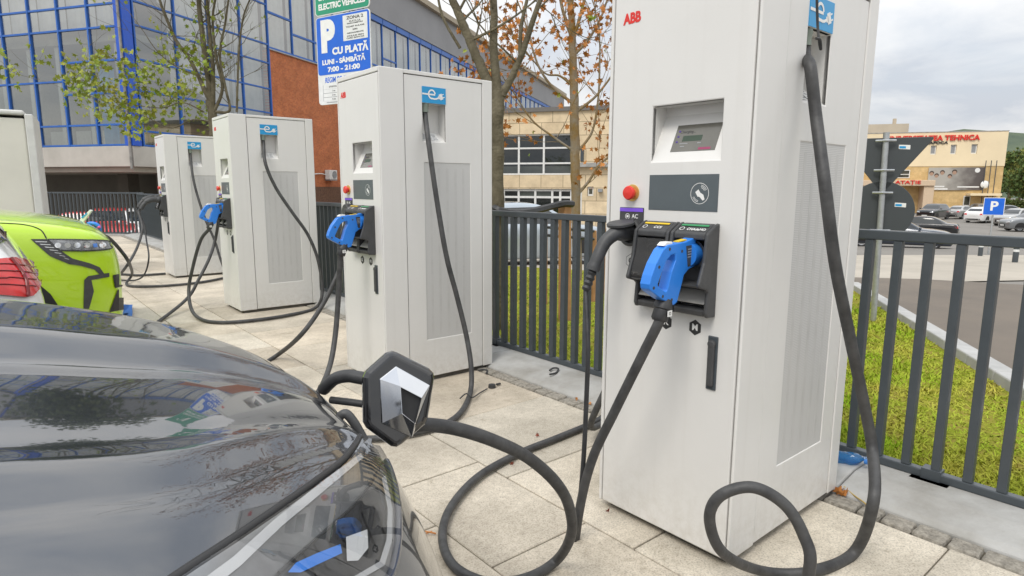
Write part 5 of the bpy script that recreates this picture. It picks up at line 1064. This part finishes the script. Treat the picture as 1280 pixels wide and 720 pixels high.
def wheel(par, x, y, r, sgn_):
    w = thing('wheel', '', '', (x, y, r)); del w['label']; del w['category']; w.parent = par
    M0 = frame((0, 0, 0), (1, 0, 0), (0, 0, 1)) if sgn_ < 0 else frame((0, 0, 0), (-1, 0, 0), (0, 0, 1))
    make('tyre', MB().lathe([(r * .66, .02), (r * .72, .035), (r * .93, .035), (r, .01), (r, -.16), (r * .6, -.17)], M0, 28), M_tyre, w, smooth=40)
    mb = MB().lathe([(r * .66, .018), (r * .60, .012), (r * .60, -.06), (0, -.06)], M0, 28)
    for k in range(5): mb.box((0, r * .36, .006), (r * .16, r * .56, .022), M0 @ Matrix.Rotation(R_(72 * k), 4, 'Z'))
    mb.lathe([(0, .022), (r * .14, .02), (r * .16, -.03)], M0, 14); make('rim', mb, M_rim, w, smooth=40)
def car(name, label, kind, pos, head, m, group='parked cars', sc=1.0, detail=True):
    t = thing(name, label, 'car', pos, head, group); t.scale = (sc,) * 3
    mb, Lm = car_loft(KINDS[kind]); body = make('body', mb, m, t, smooth=50); bv = bvh_of(body); hl = Lm / 2
    r = .35 if kind == 'suv' else .32
    kind = {'wagon': 'hatch'}.get(kind, kind); g = {'hatch': [(1.28, 1.02), (1.78, 1.36), (2.1, 1.42), (3.2, 1.40), (3.62, 1.28), (3.78, 1.06)], 'sedan': [(1.45, .97), (1.95, 1.28), (2.3, 1.34), (3.1, 1.33), (3.5, 1.18), (3.75, 1.0)], 'suv': [(1.35, 1.12), (1.85, 1.48), (2.2, 1.58), (3.7, 1.55), (4.1, 1.42), (4.25, 1.14)]}[kind]
    for sy in (-1, 1):
        make('side_window', decal(bv, (hl, sy * 2, 0), (-1, 0, 0), (0, 0, 1), g, (0, -sy, 0), .006, 6), M_cgl, t, smooth=60)
        for s in (.82, Lm - .85):
            make('wheel_arch', decal(bv, (hl, sy * 2, 0), (-1, 0, 0), (0, 0, 1), [(s + (r + .05) * math.cos(R_(a)), max(.21, r + (r + .05) * math.sin(R_(a)))) for a in range(0, 360, 15)], (0, -sy, 0), .004, 5), M_trim, t)
            wheel(t, hl - s, sy * (.80 if kind != 'suv' else .83), r, sy)
        zf = {'hatch': .68, 'sedan': .62, 'suv': .80}[kind]; zr = {'hatch': .84, 'sedan': .80, 'suv': .92}[kind]
        make('headlight', decal(bv, (hl + 1, 0, 0), (0, 1, 0), (0, 0, 1), [(sy * .46, zf - .05), (sy * .80, zf + .02), (sy * .84, zf + .12), (sy * .50, zf + .05)], (-1, 0, 0), .006, 4), M_lamp, t)
        make('tail_light', decal(bv, (-hl - 1, 0, 0), (0, 1, 0), (0, 0, 1), [(sy * .52, zr - .08), (sy * .83, zr - .06), (sy * .85, zr + .09), (sy * .58, zr + .07)], (1, 0, 0), .006, 4), M_tail, t)
        make('mirror', MB().sphere((hl - 1.42, sy * .99, g[0][1] + .04), .1, (.6, 1, .7), 10), m, t, smooth=60)
    zt = g[2][1]
    make('windscreen', decal(bv, (hl + 1, 0, 0), (0, 1, 0), (0, 0, 1), [(-.70, g[0][1] + .06), (.70, g[0][1] + .06), (.56, zt + .01), (-.56, zt + .01)], (-1, 0, 0), .006, 6), M_cgl, t, smooth=60)
    make('rear_window', decal(bv, (-hl - 1, 0, 0), (0, 1, 0), (0, 0, 1), [(-.60, g[-1][1] + .07), (.60, g[-1][1] + .07), (.50, zt - .06), (-.50, zt - .06)], (1, 0, 0), .006, 6), M_cgl, t, smooth=60)
    make('grille', decal(bv, (hl + 1, 0, 0), (0, 1, 0), (0, 0, 1), [(-.42, .33), (.42, .33), (.40, .56), (-.40, .56)], (-1, 0, 0), .005, 5), M_trim, t)
    make('number_plate', decal(bv, (hl + 1, 0, 0), (0, 1, 0), (0, 0, 1), [(-.26, .40), (.26, .40), (.26, .51), (-.26, .51)], (-1, 0, 0), .012, 3), M_plate, t)
    make('number_plate', decal(bv, (-hl - 1, 0, 0), (0, 1, 0), (0, 0, 1), [(-.26, zr - .18), (.26, zr - .18), (.26, zr - .07), (-.26, zr - .07)], (1, 0, 0), .010, 3), M_plate, t)
    make('rear_bumper', decal(bv, (-hl - 1, 0, 0), (0, 1, 0), (0, 0, 1), [(-.6, .30), (.6, .30), (.62, .42), (-.62, .42)], (1, 0, 0), .005, 5), M_trim, t)
    return t
AZV = lambda deg: math.atan2((FW * math.cos(R_(deg)) + RT * math.sin(R_(deg))).y, (FW * math.cos(R_(deg)) + RT * math.sin(R_(deg))).x)
def park(label, px, py, kind, view, m, dx=0, **k):
    """py = pixel row where the tyres meet the ground; view = heading relative to the line of sight, degrees"""
    g = atg(px, py); return car('parked_car', label, kind, g, math.atan2(g.y, g.x) + R_(view), m, **k)
P_dk = paint('dark_blue_grey_paint', (.035, .045, .065)); P_bk = paint('black_paint', (.012, .012, .014)); P_sv = paint('silver_paint', (.42, .42, .41), .6); P_wh = paint('white_paint', (.72, .72, .71), 0); P_gy = paint('grey_paint', (.22, .23, .24), .5); P_rd = paint('red_paint', (.50, .03, .03), .1); P_bl = paint('pale_blue_silver_paint', (.40, .45, .50), .5); P_br = paint('dark_brown_paint', (.10, .085, .075), .4)
park('dark blue grey sedan showing its front wing beyond the round sign', 1119, 309, 'sedan', -88, P_dk)
park('black sedan with red tail light parked just behind the dark blue grey one', 1145, 297, 'sedan', 84, P_bk)
park('dark SUV facing the camera, parked farthest left by the yellow building', 1166, 274, 'suv', 160, P_bk)
park('silver sedan with red tail lights seen from behind, beside the dark SUV', 1201, 273, 'sedan', -24, P_sv)
park('dark car half hidden behind the silver sedan and the blue P sign', 1222, 270, 'hatch', 20, P_br)
park('white hatchback with red tail lights immediately left of the blue P sign', 1228, 278, 'hatch', -22, P_wh)
park('grey SUV just behind the blue P sign, red light showing', 1256, 277, 'suv', -58, P_gy)
park('silver hatchback facing left in front of the grey SUV', 1268, 282, 'hatch', 150, P_sv)
park('dark grey car cut off by the right edge of the picture', 1290, 289, 'hatch', 118, P_gy)
park('pale blue silver hatchback seen through the fence bars by the forked tree', 655, 329, 'hatch', -68, P_bl)
def behind(label, px, dep, kind, head, m): g = atd(px, 260, dep); return car('parked_car', label, kind, (g.x, g.y, terr(g.x, g.y) ), head, m, 'cars behind the end fence')
behind('white hatchback behind the end fence, left of the farthest charger', 172, 24.5, 'hatch', AZV(-35) + R_(200), P_wh)
behind('red car behind the end fence between white cars', 138, 24.0, 'hatch', AZV(-38) + R_(170), P_rd)
behind('red and white car farthest left behind the end fence', 95, 25.0, 'sedan', AZV(-42) + R_(60), P_rd)
# --- decals traced over a body seen from the driver's standing height
def decal_ray(bv, Minv, pts, off, sub=8, lim=None):
    bm = bmesh.new(); bm.faces.new([bm.verts.new((p[0], p[1], 0)) for p in pts]); us = [p[0] for p in pts]; vs = [p[1] for p in pts]
    for i in range(1, sub):
        for ax_, lo, hi in ((0, min(us), max(us)), (1, min(vs), max(vs))):
            n = [0, 0, 0]; n[ax_] = 1; c = [0, 0, 0]; c[ax_] = lo + (hi - lo) * i / sub
            bmesh.ops.bisect_plane(bm, geom=bm.verts[:] + bm.edges[:] + bm.faces[:], plane_co=c, plane_no=n)
    o = Minv @ CP; bad = []
    for v in bm.verts:
        d = (Minv.to_3x3() @ ray(v.co.x, v.co.y)).normalized(); h = bv.ray_cast(o, d)
        if h[0] is None: bad.append(v); continue
        n = h[1] if h[1].dot(d) < 0 else -h[1]; v.co = h[0] + n * off
    if bad: bmesh.ops.delete(bm, geom=bad, context='VERTS')
    mb = MB(); mb.bm.free(); mb.bm = bm; return mb
def line_on(bv, Minv, pts, r, lift=.0, n=8):
    o = Minv @ CP; P = []
    for p in catmull([(a, b, 0) for a, b in pts], n):
        d = (Minv.to_3x3() @ ray(p.x, p.y)).normalized(); h = bv.ray_cast(o, d)
        if h[0] is not None: P.append(h[0] + (h[1] if h[1].dot(d) < 0 else -h[1]) * lift)
    return MB().tube(P, r, 8)
# --- white hatchback, backed in between the two electric cars
wc_loc = (-1.98, 3.62, -.10)
wcar = car('parked_car', 'white hatchback backed into the bay, red tail light showing at the left edge', 'wagon', wc_loc, math.pi, P_wh, 'cars in the charging bays')
# --- lime green car
GLEN = 4.2; gx = .74
gcar = car('electric_car', 'lime green electric car parked nose in at the farthest charger', 'suv', (gx - 2.28, 6.28, -.07), 0.0, paint('lime_green_paint', (.46, .70, .010), .0), 'cars in the charging bays')

def traced(root, loc, rz):
    b_ = [c for c in root.children if c.name.startswith('body')][0]
    return bvh_of(b_), (Matrix.Translation(loc) @ Matrix.Rotation(rz, 4, 'Z')).inverted()
def drop(root, names):
    for c in list(root.children):
        if any(c.name.startswith(n) for n in names):
            for k in list(c.children): bpy.data.objects.remove(k)
            bpy.data.objects.remove(c)
drop(wcar, ('tail_light',)); wb_, wM = traced(wcar, wc_loc, math.pi)
tl = make('tail_light', decal_ray(wb_, wM, [(-40, 330), (0, 326), (15, 324.5), (32, 326), (41, 331), (46, 338), (48, 347), (47, 356), (44, 364), (38, 371), (30, 372), (0, 369), (-40, 366)], .014, 18), M_tail, wcar, smooth=60)
make('lamp_line', line_on(wb_, wM, [(10, 326), (20, 338), (28, 352), (32, 371)], .006, .016), mat('tail_lamp_dark', (.16, .006, .008), .2), tl)
for yy in (333, 341, 349, 357): make('lamp_line', line_on(wb_, wM, [(-40, yy + 2), (0, yy), (20, yy + 1), (40, yy + 3)], .0022, .0155), mat('tail_lamp_dark', (.16, .006, .008), .2), tl)
make('rear_quarter_glass', decal_ray(wb_, wM, [(-60, 262), (0, 279), (10, 286), (20, 299), (0, 304), (-60, 318)], .006, 6), M_cgl, wcar, smooth=60)
make('wiper_pivot', line_on(wb_, wM, [(10, 277), (18, 279), (23, 283)], .03, .02), M_trim, wcar, smooth=60)
make('bumper_seam', line_on(wb_, wM, [(46, 318), (52, 326), (56, 345), (57, 370)], .006, .002), M_gprint, wcar)
drop(gcar, ('headlight', 'grille', 'number_plate.'))
gb_, gM = traced(gcar, gcar.location, 0)
hl_ = make('headlight', decal_ray(gb_, gM, [(60, 299.5), (100, 300), (133, 301.5), (136, 306), (137, 311), (110, 313.5), (76, 313)], .008, 8), mat('reflector_mix', (.40, .41, .42), .25, .6, var=(.3, 28), alt=(.07, .07, .075)), gcar, smooth=60)
for x in (72, 84, 96, 108, 127): make('lamp_lens', decal_ray(gb_, gM, [(x + 4.2 * math.cos(R_(a)), 306.8 + 3.4 * math.sin(R_(a))) for a in range(0, 360, 30)], .011, 4), M_chrome, hl_)
make('lamp_lens', decal_ray(gb_, gM, [(115, 305), (120, 304.5), (121, 309), (116, 309.5)], .012, 3), M_blue, hl_)
make('lamp_rim', line_on(gb_, gM, [(60, 299.5), (100, 300), (133, 301.5), (136, 306), (137, 311), (110, 313.5), (76, 313)], .005, .008), M_trim, hl_)
make('lens_cover', decal_ray(gb_, gM, [(60, 299.5), (100, 300), (133, 301.5), (136, 306), (137, 311), (110, 313.5), (76, 313)], .018, 8), glass('headlight_lens', (.93, .94, .95), .03, .01, (.3, .3, .3)), hl_, smooth=60)
dk = make('light_surround', decal_ray(gb_, gM, [(38, 299), (60, 299), (76, 313.4), (90, 323), (112, 329), (124, 334), (131, 344), (127, 346), (118, 337), (100, 332), (86, 330), (62, 320)], .006, 8), M_dark, gcar, smooth=60)
for k in range(7): make('running_light', decal_ray(gb_, gM, [(43 + k * 6, 301.5 + k * 3.4), (58 + k * 4.5, 302 + k * 3.6), (59 + k * 4.5, 303 + k * 3.6), (45 + k * 6, 302.8 + k * 3.4)], .009, 2), M_lamp, dk)
make('bumper_vent', decal_ray(gb_, gM, [(104, 386), (105, 350), (110, 345), (136, 341), (136, 346), (114, 350), (117, 364), (111, 386)], .006, 8), M_dark, gcar, smooth=60)
make('grille', decal_ray(gb_, gM, [(140, 344), (160, 340), (160, 356), (143, 360)], .007, 5), M_trim, gcar)
make('lower_grille', decal_ray(gb_, gM, [(146, 362), (165, 360), (165, 385), (136, 390)], .007, 5), M_trim, gcar)
make('hood_seam', line_on(gb_, gM, [(0, 279), (30, 281), (50, 287), (58, 298)], .004, .001), M_trim, gcar)
fl_ = make('charge_flap', MB().prism([gM @ atd(x, y, 5.35) for x, y in ((97, 277), (112, 262), (115, 263), (103, 279))], (gM.to_3x3() @ FW) * .02), mat('flap_white', (.72, .74, .74), .4), gcar, bevel=.004); make('flap_label', MB().prism([gM @ atd(x, y, 5.345) for x, y in ((101, 272), (108, 266), (109, 267), (103, 273))], (gM.to_3x3() @ FW) * .002), M_cyan, fl_)
# --- black car in the foreground
XN, YC = .625, 1.14
ZC = [(.62, .27), (.612, .37), (.595, .49), (.565, .61), (.525, .715), (.47, .805), (.40, .884), (.29, .950), (.2, .992), (.1, 1.022), (0, 1.048), (-.2, 1.085), (-.45, 1.10), (-.7, 1.22), (-1.2, 1.46), (-1.6, 1.54), (-2.2, 1.55), (-2.8, 1.48), (-3.1, 1.30), (-3.3, 1.06), (-3.37, .86), (-3.4, .70)]
def lerp_tab(tab, x):
    tab = sorted(tab)
    if x <= tab[0][0]: return tab[0][1]
    for (a, p), (b, q) in zip(tab, tab[1:]):
        if x <= b: return p + (q - p) * (x - a) / (b - a)
    return tab[-1][1]
ZCS0 = [(p.x, p.y) for p in catmull([(x, z, 0) for x, z in ZC], 8)]
def _sm(x):
    k = .055 if x < .42 else max(.004, .055 * (XN - x) / (XN - .42)); return sum(lerp_tab(ZCS0, x + k * j / 4) * (5 - abs(j)) for j in range(-4, 5)) / 25
ZCS = [(-3.40 + (XN + 3.40) * i / 1600, 0) for i in range(1601)]; ZCS = [(x, _sm(x)) for x, _ in ZCS]
sp_f = lambda x, k=.035: k * math.log(1 + math.exp(max(-30, min(30, x / k))))
def zc_at(x): t = (x + 3.40) / (XN + 3.40) * 1600; i = max(0, min(1599, int(t))); return ZCS[i][1] + (ZCS[i + 1][1] - ZCS[i][1]) * min(1, max(0, t - i))
def half_b(X):
    t = XN - X; u = X + 3.40; b = .885
    if t < .85: b = .885 * max(0, 1 - (1 - max(t, 0) / .85) ** 2.4) ** (1 / 2.2)
    if u < .5: b = min(b, .885 * max(0, 1 - (1 - max(u, 0) / .5) ** 2.6) ** (1 / 2.6))
    return max(b, .02)
def hood_z(X, w):
    b = half_b(X); zc = zc_at(X); cab = min(1, max(0, (-.45 - X) / .5)); z0 = min(.58 + .35 * cab - .30 * min(1, sp_f(X - .18) / .36), zc - .06); q = min(1, abs(w) / b)
    e1 = 2.6 + .5 * cab; e2 = 1.2 - .5 * cab
    zc_ = z0 + (zc - z0) * (max(0, 1 - q ** e1)) ** e2
    wr = max(.10, .50 - .80 * sp_f(X - .10)); wh = min(wr * 1.09, b * .8); kk = max(.35, 1 - 2.0 * sp_f(X - .2)); u = abs(w) / wr
    if abs(w) <= wh: zh_ = zc - kk * lerp_tab(DROP, u)
    else:
        zt_h = zc - kk * lerp_tab(DROP, wh / wr); qq = min(1, (abs(w) - wh) / (b - wh)); zh_ = z0 + (zt_h - z0) * max(0, 1 - qq ** 1.6) ** .8
    return zh_ * (1 - cab) + zc_ * cab
DROP = [(p.x, p.y) for p in catmull([(0, 0, 0), (.10, 0, 0), (.2, .0005, 0), (.27, .003, 0), (.33, .020, 0), (.38, .034, 0), (.45, .0355, 0), (.6, .038, 0), (.8, .047, 0), (.9, .0545, 0), (.95, .0555, 0), (1.0, .0575, 0), (1.09, .078, 0)], 6)]
def black_body():
    Xs = [XN - .0005 - .85 * (k / 110) ** 1.9 for k in range(111)] + [-.125 - .02 * k for k in range(1, 16)] + [-.45 - .12 * k for k in range(1, 22)] + [-3.05, -3.15, -3.22, -3.29, -3.34, -3.375, -3.392, -3.399]
    rows = []
    for X in Xs:
        b = half_b(X); row = []
        for k in range(201):
            s = -1 + 2 * k / 200; w = b * math.copysign(1 - (1 - abs(s)) ** 1.2 if abs(s) > .0 else 0, s); row.append((X, w, hood_z(X, w) + .10))
        zs = hood_z(X, b) + .10; side = []
        for j in range(1, 9):
            q = j / 8; z = zs + (.27 - zs) * q; side.append((b + .018 * math.sin(math.pi * min(1, q * 1.1)) * min(1, b / .5) - (.03 * max(0, q - .7) / .3), z))
        row = [(X, -y, z) for y, z in side[::-1]] + row + [(X, y, z) for y, z in side]; rows.append(row)
    mb = MB().grid(rows); return mb
P_car = paint('black_metallic_paint', (.009, .014, .023), .4, .25); P_car.node_tree.nodes['Principled BSDF'].inputs['Coat IOR'].default_value = 2.05
bc = thing('electric_car', 'black electric car in the foreground, open emblem charge flap on its nose', 'car', (0, YC, -.10), 0, 'cars in the charging bays')
body = make('body', black_body(), P_car, bc, smooth=70); bv = bvh_of(body); MI = Matrix.Translation((0, -YC, .10))
cut = [(452, 541), (444, 556), (428, 576), (405, 594), (375, 616), (335, 644), (290, 675), (240, 708), (190, 742), (140, 777)]
make('hood_seam', line_on(bv, MI, cut, .0055, -.001), M_trim, bc, smooth=60)
low = [(300, 800), (400, 770), (466, 742), (482, 715), (490, 680), (491, 640), (486, 606), (475, 577), (461, 553)]
lampP = [(x + 5, y + 5) for x, y in cut] + low
hlm = make('headlight', decal_ray(bv, MI, lampP, .0035, 26), mat('lamp_housing', (.30, .305, .305), .28, .6, var=(.25, 7), alt=(.12, .12, .125)), bc, smooth=60)
make('lamp_bar', decal_ray(bv, MI, [(190, 775), (235, 740), (285, 703), (338, 655), (400, 606), (446, 572), (450, 577), (407, 613), (346, 664), (294, 714), (246, 752), (205, 785)], .008, 18), mat('light_guide', (.50, .50, .50), .22), hlm, smooth=60)
make('lamp_cavity', decal_ray(bv, MI, (lambda: [(342, 724), (372, 696), (400, 671), (432, 643), (456, 616), (468, 612), (477, 642), (479, 684), (468, 716), (420, 738), (360, 745)])(), .0055, 18), mat('cavity_dark', (.05, .05, .052), .35, .4, var=(.3, 30)), hlm, smooth=60)
mb = None
for k in range(7):
    x = 372 + k * 15; q = decal_ray(bv, MI, [(x, 694 - k * 10), (x + 5, 692 - k * 10), (x + 24, 722 - k * 7), (x + 18, 724 - k * 7)], .0068, 3); make('lamp_fin', q, M_trim, hlm)
make('blue_insert', decal_ray(bv, MI, [(352, 722), (362, 710), (390, 697), (418, 686), (420, 697), (395, 709), (368, 722)], .0085, 5), M_blue, hlm, smooth=60)
make('painted_reflection', decal_ray(bv, MI, [(425, 677), (452, 667), (453, 690), (440, 706), (426, 707)], .0085, 4), mat('pale_reflection_white', (.70, .70, .69), .2), hlm, smooth=60)  # white rectangular reflection in the lens, painted as a pale patch
make('reflector_edge', line_on(bv, MI, [(342, 722), (372, 694), (400, 669), (432, 641), (456, 613), (470, 590)], .0018, .007), M_trim, hlm, smooth=60)
make('lower_guide', decal_ray(bv, MI, [(477, 598), (485, 640), (484, 680), (474, 711), (440, 731), (400, 748), (398, 742), (436, 725), (468, 706), (477, 678), (479, 640), (472, 602)], .0075, 14), mat('light_guide', (.50, .50, .50), .22), hlm, smooth=60)
make('upper_reflector', decal_ray(bv, MI, [(456, 557), (468, 568), (474, 584), (464, 590), (450, 577)], .008, 8), M_chrome, hlm, smooth=60)
make('lens_cover', decal_ray(bv, MI, lampP, .013, 30), glass('front_lens', (.95, .96, .97), .02, .01, (.3, .3, .3), refl=.10), hlm, smooth=60)
make('lamp_seam', line_on(bv, MI, [(459, 548), (477, 572), (489, 604), (494, 640), (493, 682), (485, 718), (468, 748)], .006, .004), mat('blue_grey_seam', (.03, .04, .065), .3, coat=.8), bc, smooth=60)
make('charge_pocket', decal_ray(bv, MI, [(432, 505), (448, 492), (468, 500), (480, 525), (478, 548), (462, 556), (444, 545), (434, 525)], .004, 5), M_dark, bc, smooth=60)
make('pocket_rim', MB().tube([p for p in catmull([Vector((MI @ atd(x, y, 1.12))) for x, y in ((424, 521), (432, 517), (441, 526), (450, 541), (456, 552))], 5)], .009, 8), M_dark, bc, smooth=60)
# emblem flap, swung open
fp = atd(500, 500, 1.20); fn = Vector((-.28, -.93, .22)).normalized()
def onflap(px, py, lift=0.0): d = ray(px, py); return MI @ (CP + d * ((fp - CP).dot(fn) / d.dot(fn)) + fn * lift)
flap = make('charge_flap', MB().prism([onflap(*q) for q in rpoly([(491.5, 438), (544, 465), (535, 532), (497, 561), (455, 530), (455, 467)], 4, 3) if True] if False else [onflap(q[0], q[1]) for q in [(484, 441), (491.5, 438.5), (498, 440.5), (538, 460.5), (543.5, 466), (544.5, 473), (536.5, 523), (533, 531), (504, 556), (497, 560), (490, 559), (459, 536), (455, 529), (454.5, 472), (458, 464)]], -fn * .032), mat('gloss_black_trim', (.012, .012, .013), .12, coat=1.0), bc, bevel=.013, seg=5)
oT, oR, oB, oL, oLT = (494.7, 457.6), (537, 481.5), (514.8, 547), (476.8, 529), (474, 473.8); iT, iR, iB, iL = (499, 483.5), (524.5, 497), (516.7, 528), (501, 515.6)
mb = MB()
O_ = [onflap(*q, .003) for q in (oT, oR, oB, oL, oLT)]; Ob = [onflap(*q, -.001) for q in (oT, oR, oB, oL, oLT)]; I_ = [onflap(*q, .017) for q in (iT, iR, iB, iL)]; Ib = [onflap(*q, .002) for q in (iT, iR, iB, iL)]
for q in ((O_[0], O_[1], I_[1], I_[0]), (O_[1], O_[2], I_[2], I_[1]), (O_[2], O_[3], I_[3], I_[2]), (O_[3], O_[4], I_[0], I_[3]), (O_[4], O_[0], I_[0])): mb.poly(q)
for k in range(5): mb.poly((O_[k], O_[(k + 1) % 5], Ob[(k + 1) % 5], Ob[k]))
for k in range(4): mb.poly((I_[k], I_[(k + 1) % 4], Ib[(k + 1) % 4], Ib[k]))
bmesh.ops.remove_doubles(mb.bm, verts=mb.bm.verts, dist=.0002)
em = make('emblem', mb, mat('satin_chrome', (.62, .63, .65), .09, 1.0, var=(.03, 8)), flap, bevel=.0015)
make('emblem_centre', MB().poly(Ib[:]), M_trim, em)
mb = MB(); mb.tube(catmull([MI @ atd(404, 487, 1.28), MI @ atd(418, 474, 1.26), MI @ atd(434, 470, 1.245), MI @ atd(446, 471.5, 1.235), MI @ atd(460, 474, 1.225)], 6), .0135, 10); mb.tube([MI @ atd(414, 500, 1.27), MI @ atd(440, 503, 1.245), MI @ atd(460, 506, 1.235)], .008, 8)
make('flap_hinge', mb, M_rubber, flap, smooth=60)
# rest of the black car
for sy in (-1, 1):
    make('side_window', decal(bv, (0, sy * 2, 0), (1, 0, 0), (0, 0, 1), [(-.75, 1.10), (-1.25, 1.45), (-1.7, 1.55), (-2.5, 1.52), (-2.95, 1.34), (-3.0, 1.12)], (0, -sy, 0), .005, 6), M_cgl, bc, smooth=60)
    for x in (-.12, -2.72):
        make('wheel_arch', decal(bv, (0, sy * 2, 0), (1, 0, 0), (0, 0, 1), [(x + .37 * math.cos(R_(a)), max(.28, .32 + .37 * math.sin(R_(a)))) for a in range(0, 360, 15)], (0, -sy, 0), .004, 5), M_trim, bc); wheel(bc, x, sy * .80, .32, sy)
    make('mirror', MB().sphere((-.72, sy * 1.02, 1.16), .11, (.6, 1, .7), 12), P_car, bc, smooth=60)
make('windscreen', decal(bv, (2, 0, 0), (0, 1, 0), (0, 0, 1), [(-.66, 1.24), (.66, 1.24), (.52, 1.57), (-.52, 1.57)], (-1, 0, -.0), .005, 8), M_cgl, bc, smooth=60)
make('front_grille', decal(bv, (2, 0, 0), (0, 1, 0), (0, 0, 1), [(-.45, .32), (.45, .32), (.42, .45), (-.42, .45)], (-1, 0, 0), .004, 6), M_trim, bc)
# ------------------------------------------------------------------ small things on the ground
rnd = random.Random(77)
for i, (px, py, z, lb) in enumerate(((758, 637, .004, 'small red brown leaf at the corner foot of the nearest charger'), (1053, 616, .012, 'crumpled orange leaf by the plinth right of the nearest charger'), (642, 580, .004, 'red brown leaf lying inside the cable loop'), (676, 543, .004, 'small reddish leaf on the slab near the fence'), (721, 498, .01, 'orange brown leaf on the cobble strip'), (735, 503, .01, 'dull orange leaf on the cobble strip beside another'), (400, 382, .004, 'tiny red leaf at the foot of the third charger'))):
    mb = MB(); [leafmesh(mb, atz(px, py, z + .008) + Vector((rnd.gauss(0, .01), rnd.gauss(0, .01), 0)), .026 if i != 1 else .05, rnd) for _ in range(1 if i != 1 else 4)]
    tag(make('fallen_leaf', mb, M_lor if i in (1, 4, 5) else M_lred, recalc=False), lb, 'leaf', 'fallen leaves')
tag(make('grass_stalk', MB().tube(catmull([atz(1055, 608, .03), atz(1066, 618, .02), atz(1080, 628, .02), atz(1086, 634, .016)]), .003, 5), mat('straw', (.45, .32, .10), .8)), 'dry yellow stalk lying along the plinth by the orange leaf', 'stalk')
tag(make('pine_needles', MB().tube(catmull([atz(526, 664, .01), atz(536, 665, .014), atz(545, 667, .008)]), .003, 5).tube(catmull([atz(530, 668, .008), atz(540, 664, .012)]), .002, 4), mat('orange_needles', (.5, .2, .06), .8)), 'thin orange needles on the paving beside the black car', 'needles')
bo = thing('plastic_bottle', 'crumpled blue plastic bottle lying between the nearest charger and the fence', 'bottle', atX(1053, 572, 2.74)); bo.scale = (.8, .8, .8)
mb = MB(); mb.lathe([(0, -.11), (.03, -.11), (.036, -.08), (.028, -.05), (.037, -.02), (.03, .01), (.036, .04), (.026, .075), (.013, .10), (.013, .115), (0, .115)], Matrix.Rotation(R_(80), 4, 'X') @ Matrix.Rotation(.3, 4, 'Y'), 12)
for v in mb.bm.verts: v.co += Vector((rnd.gauss(0, .004), rnd.gauss(0, .004), rnd.gauss(0, .004)))
make('shell', mb, glass('blue_plastic_film', (.25, .55, .85), .35, .08, (.05, .25, .55)), bo, smooth=70)
make('cap', MB().cyl((.0, -.13, .02), (.0, -.112, .018), .014, seg=12), mat('bottle_cap_blue', (.05, .2, .55), .4), bo)
hk = lambda lb, P: tag(make('cable_tie', MB().tube(catmull(P, 6), .006, 6), M_rubber), lb, 'cable tie', 'black rubber ties on the ground')
hk('short black hooked tie on the fence plinth, right of the second charger', [atz(687, 463, .065), atz(692, 460, .07), atz(698, 461, .065), atz(695, 466, .06), atz(687, 468, .06)])
hk('black hooked tie at the foot of the second charger', [atz(598, 463, .012), atz(604, 462, .014), atz(609, 463, .012), atz(608, 467, .010)])
rg = MB().grid([[atz(146 + i * 5 + rnd.uniform(-1, 1), 381 + j * 5 + rnd.uniform(-1, 1), .0 + rnd.uniform(0, .06)) for i in range(5)] for j in range(4)]); tag(make('blue_rag', rg, mat('blue_cloth', (.04, .16, .50), .8), smooth=60), 'crumpled blue rag by the kerb under the green car nose', 'rag')
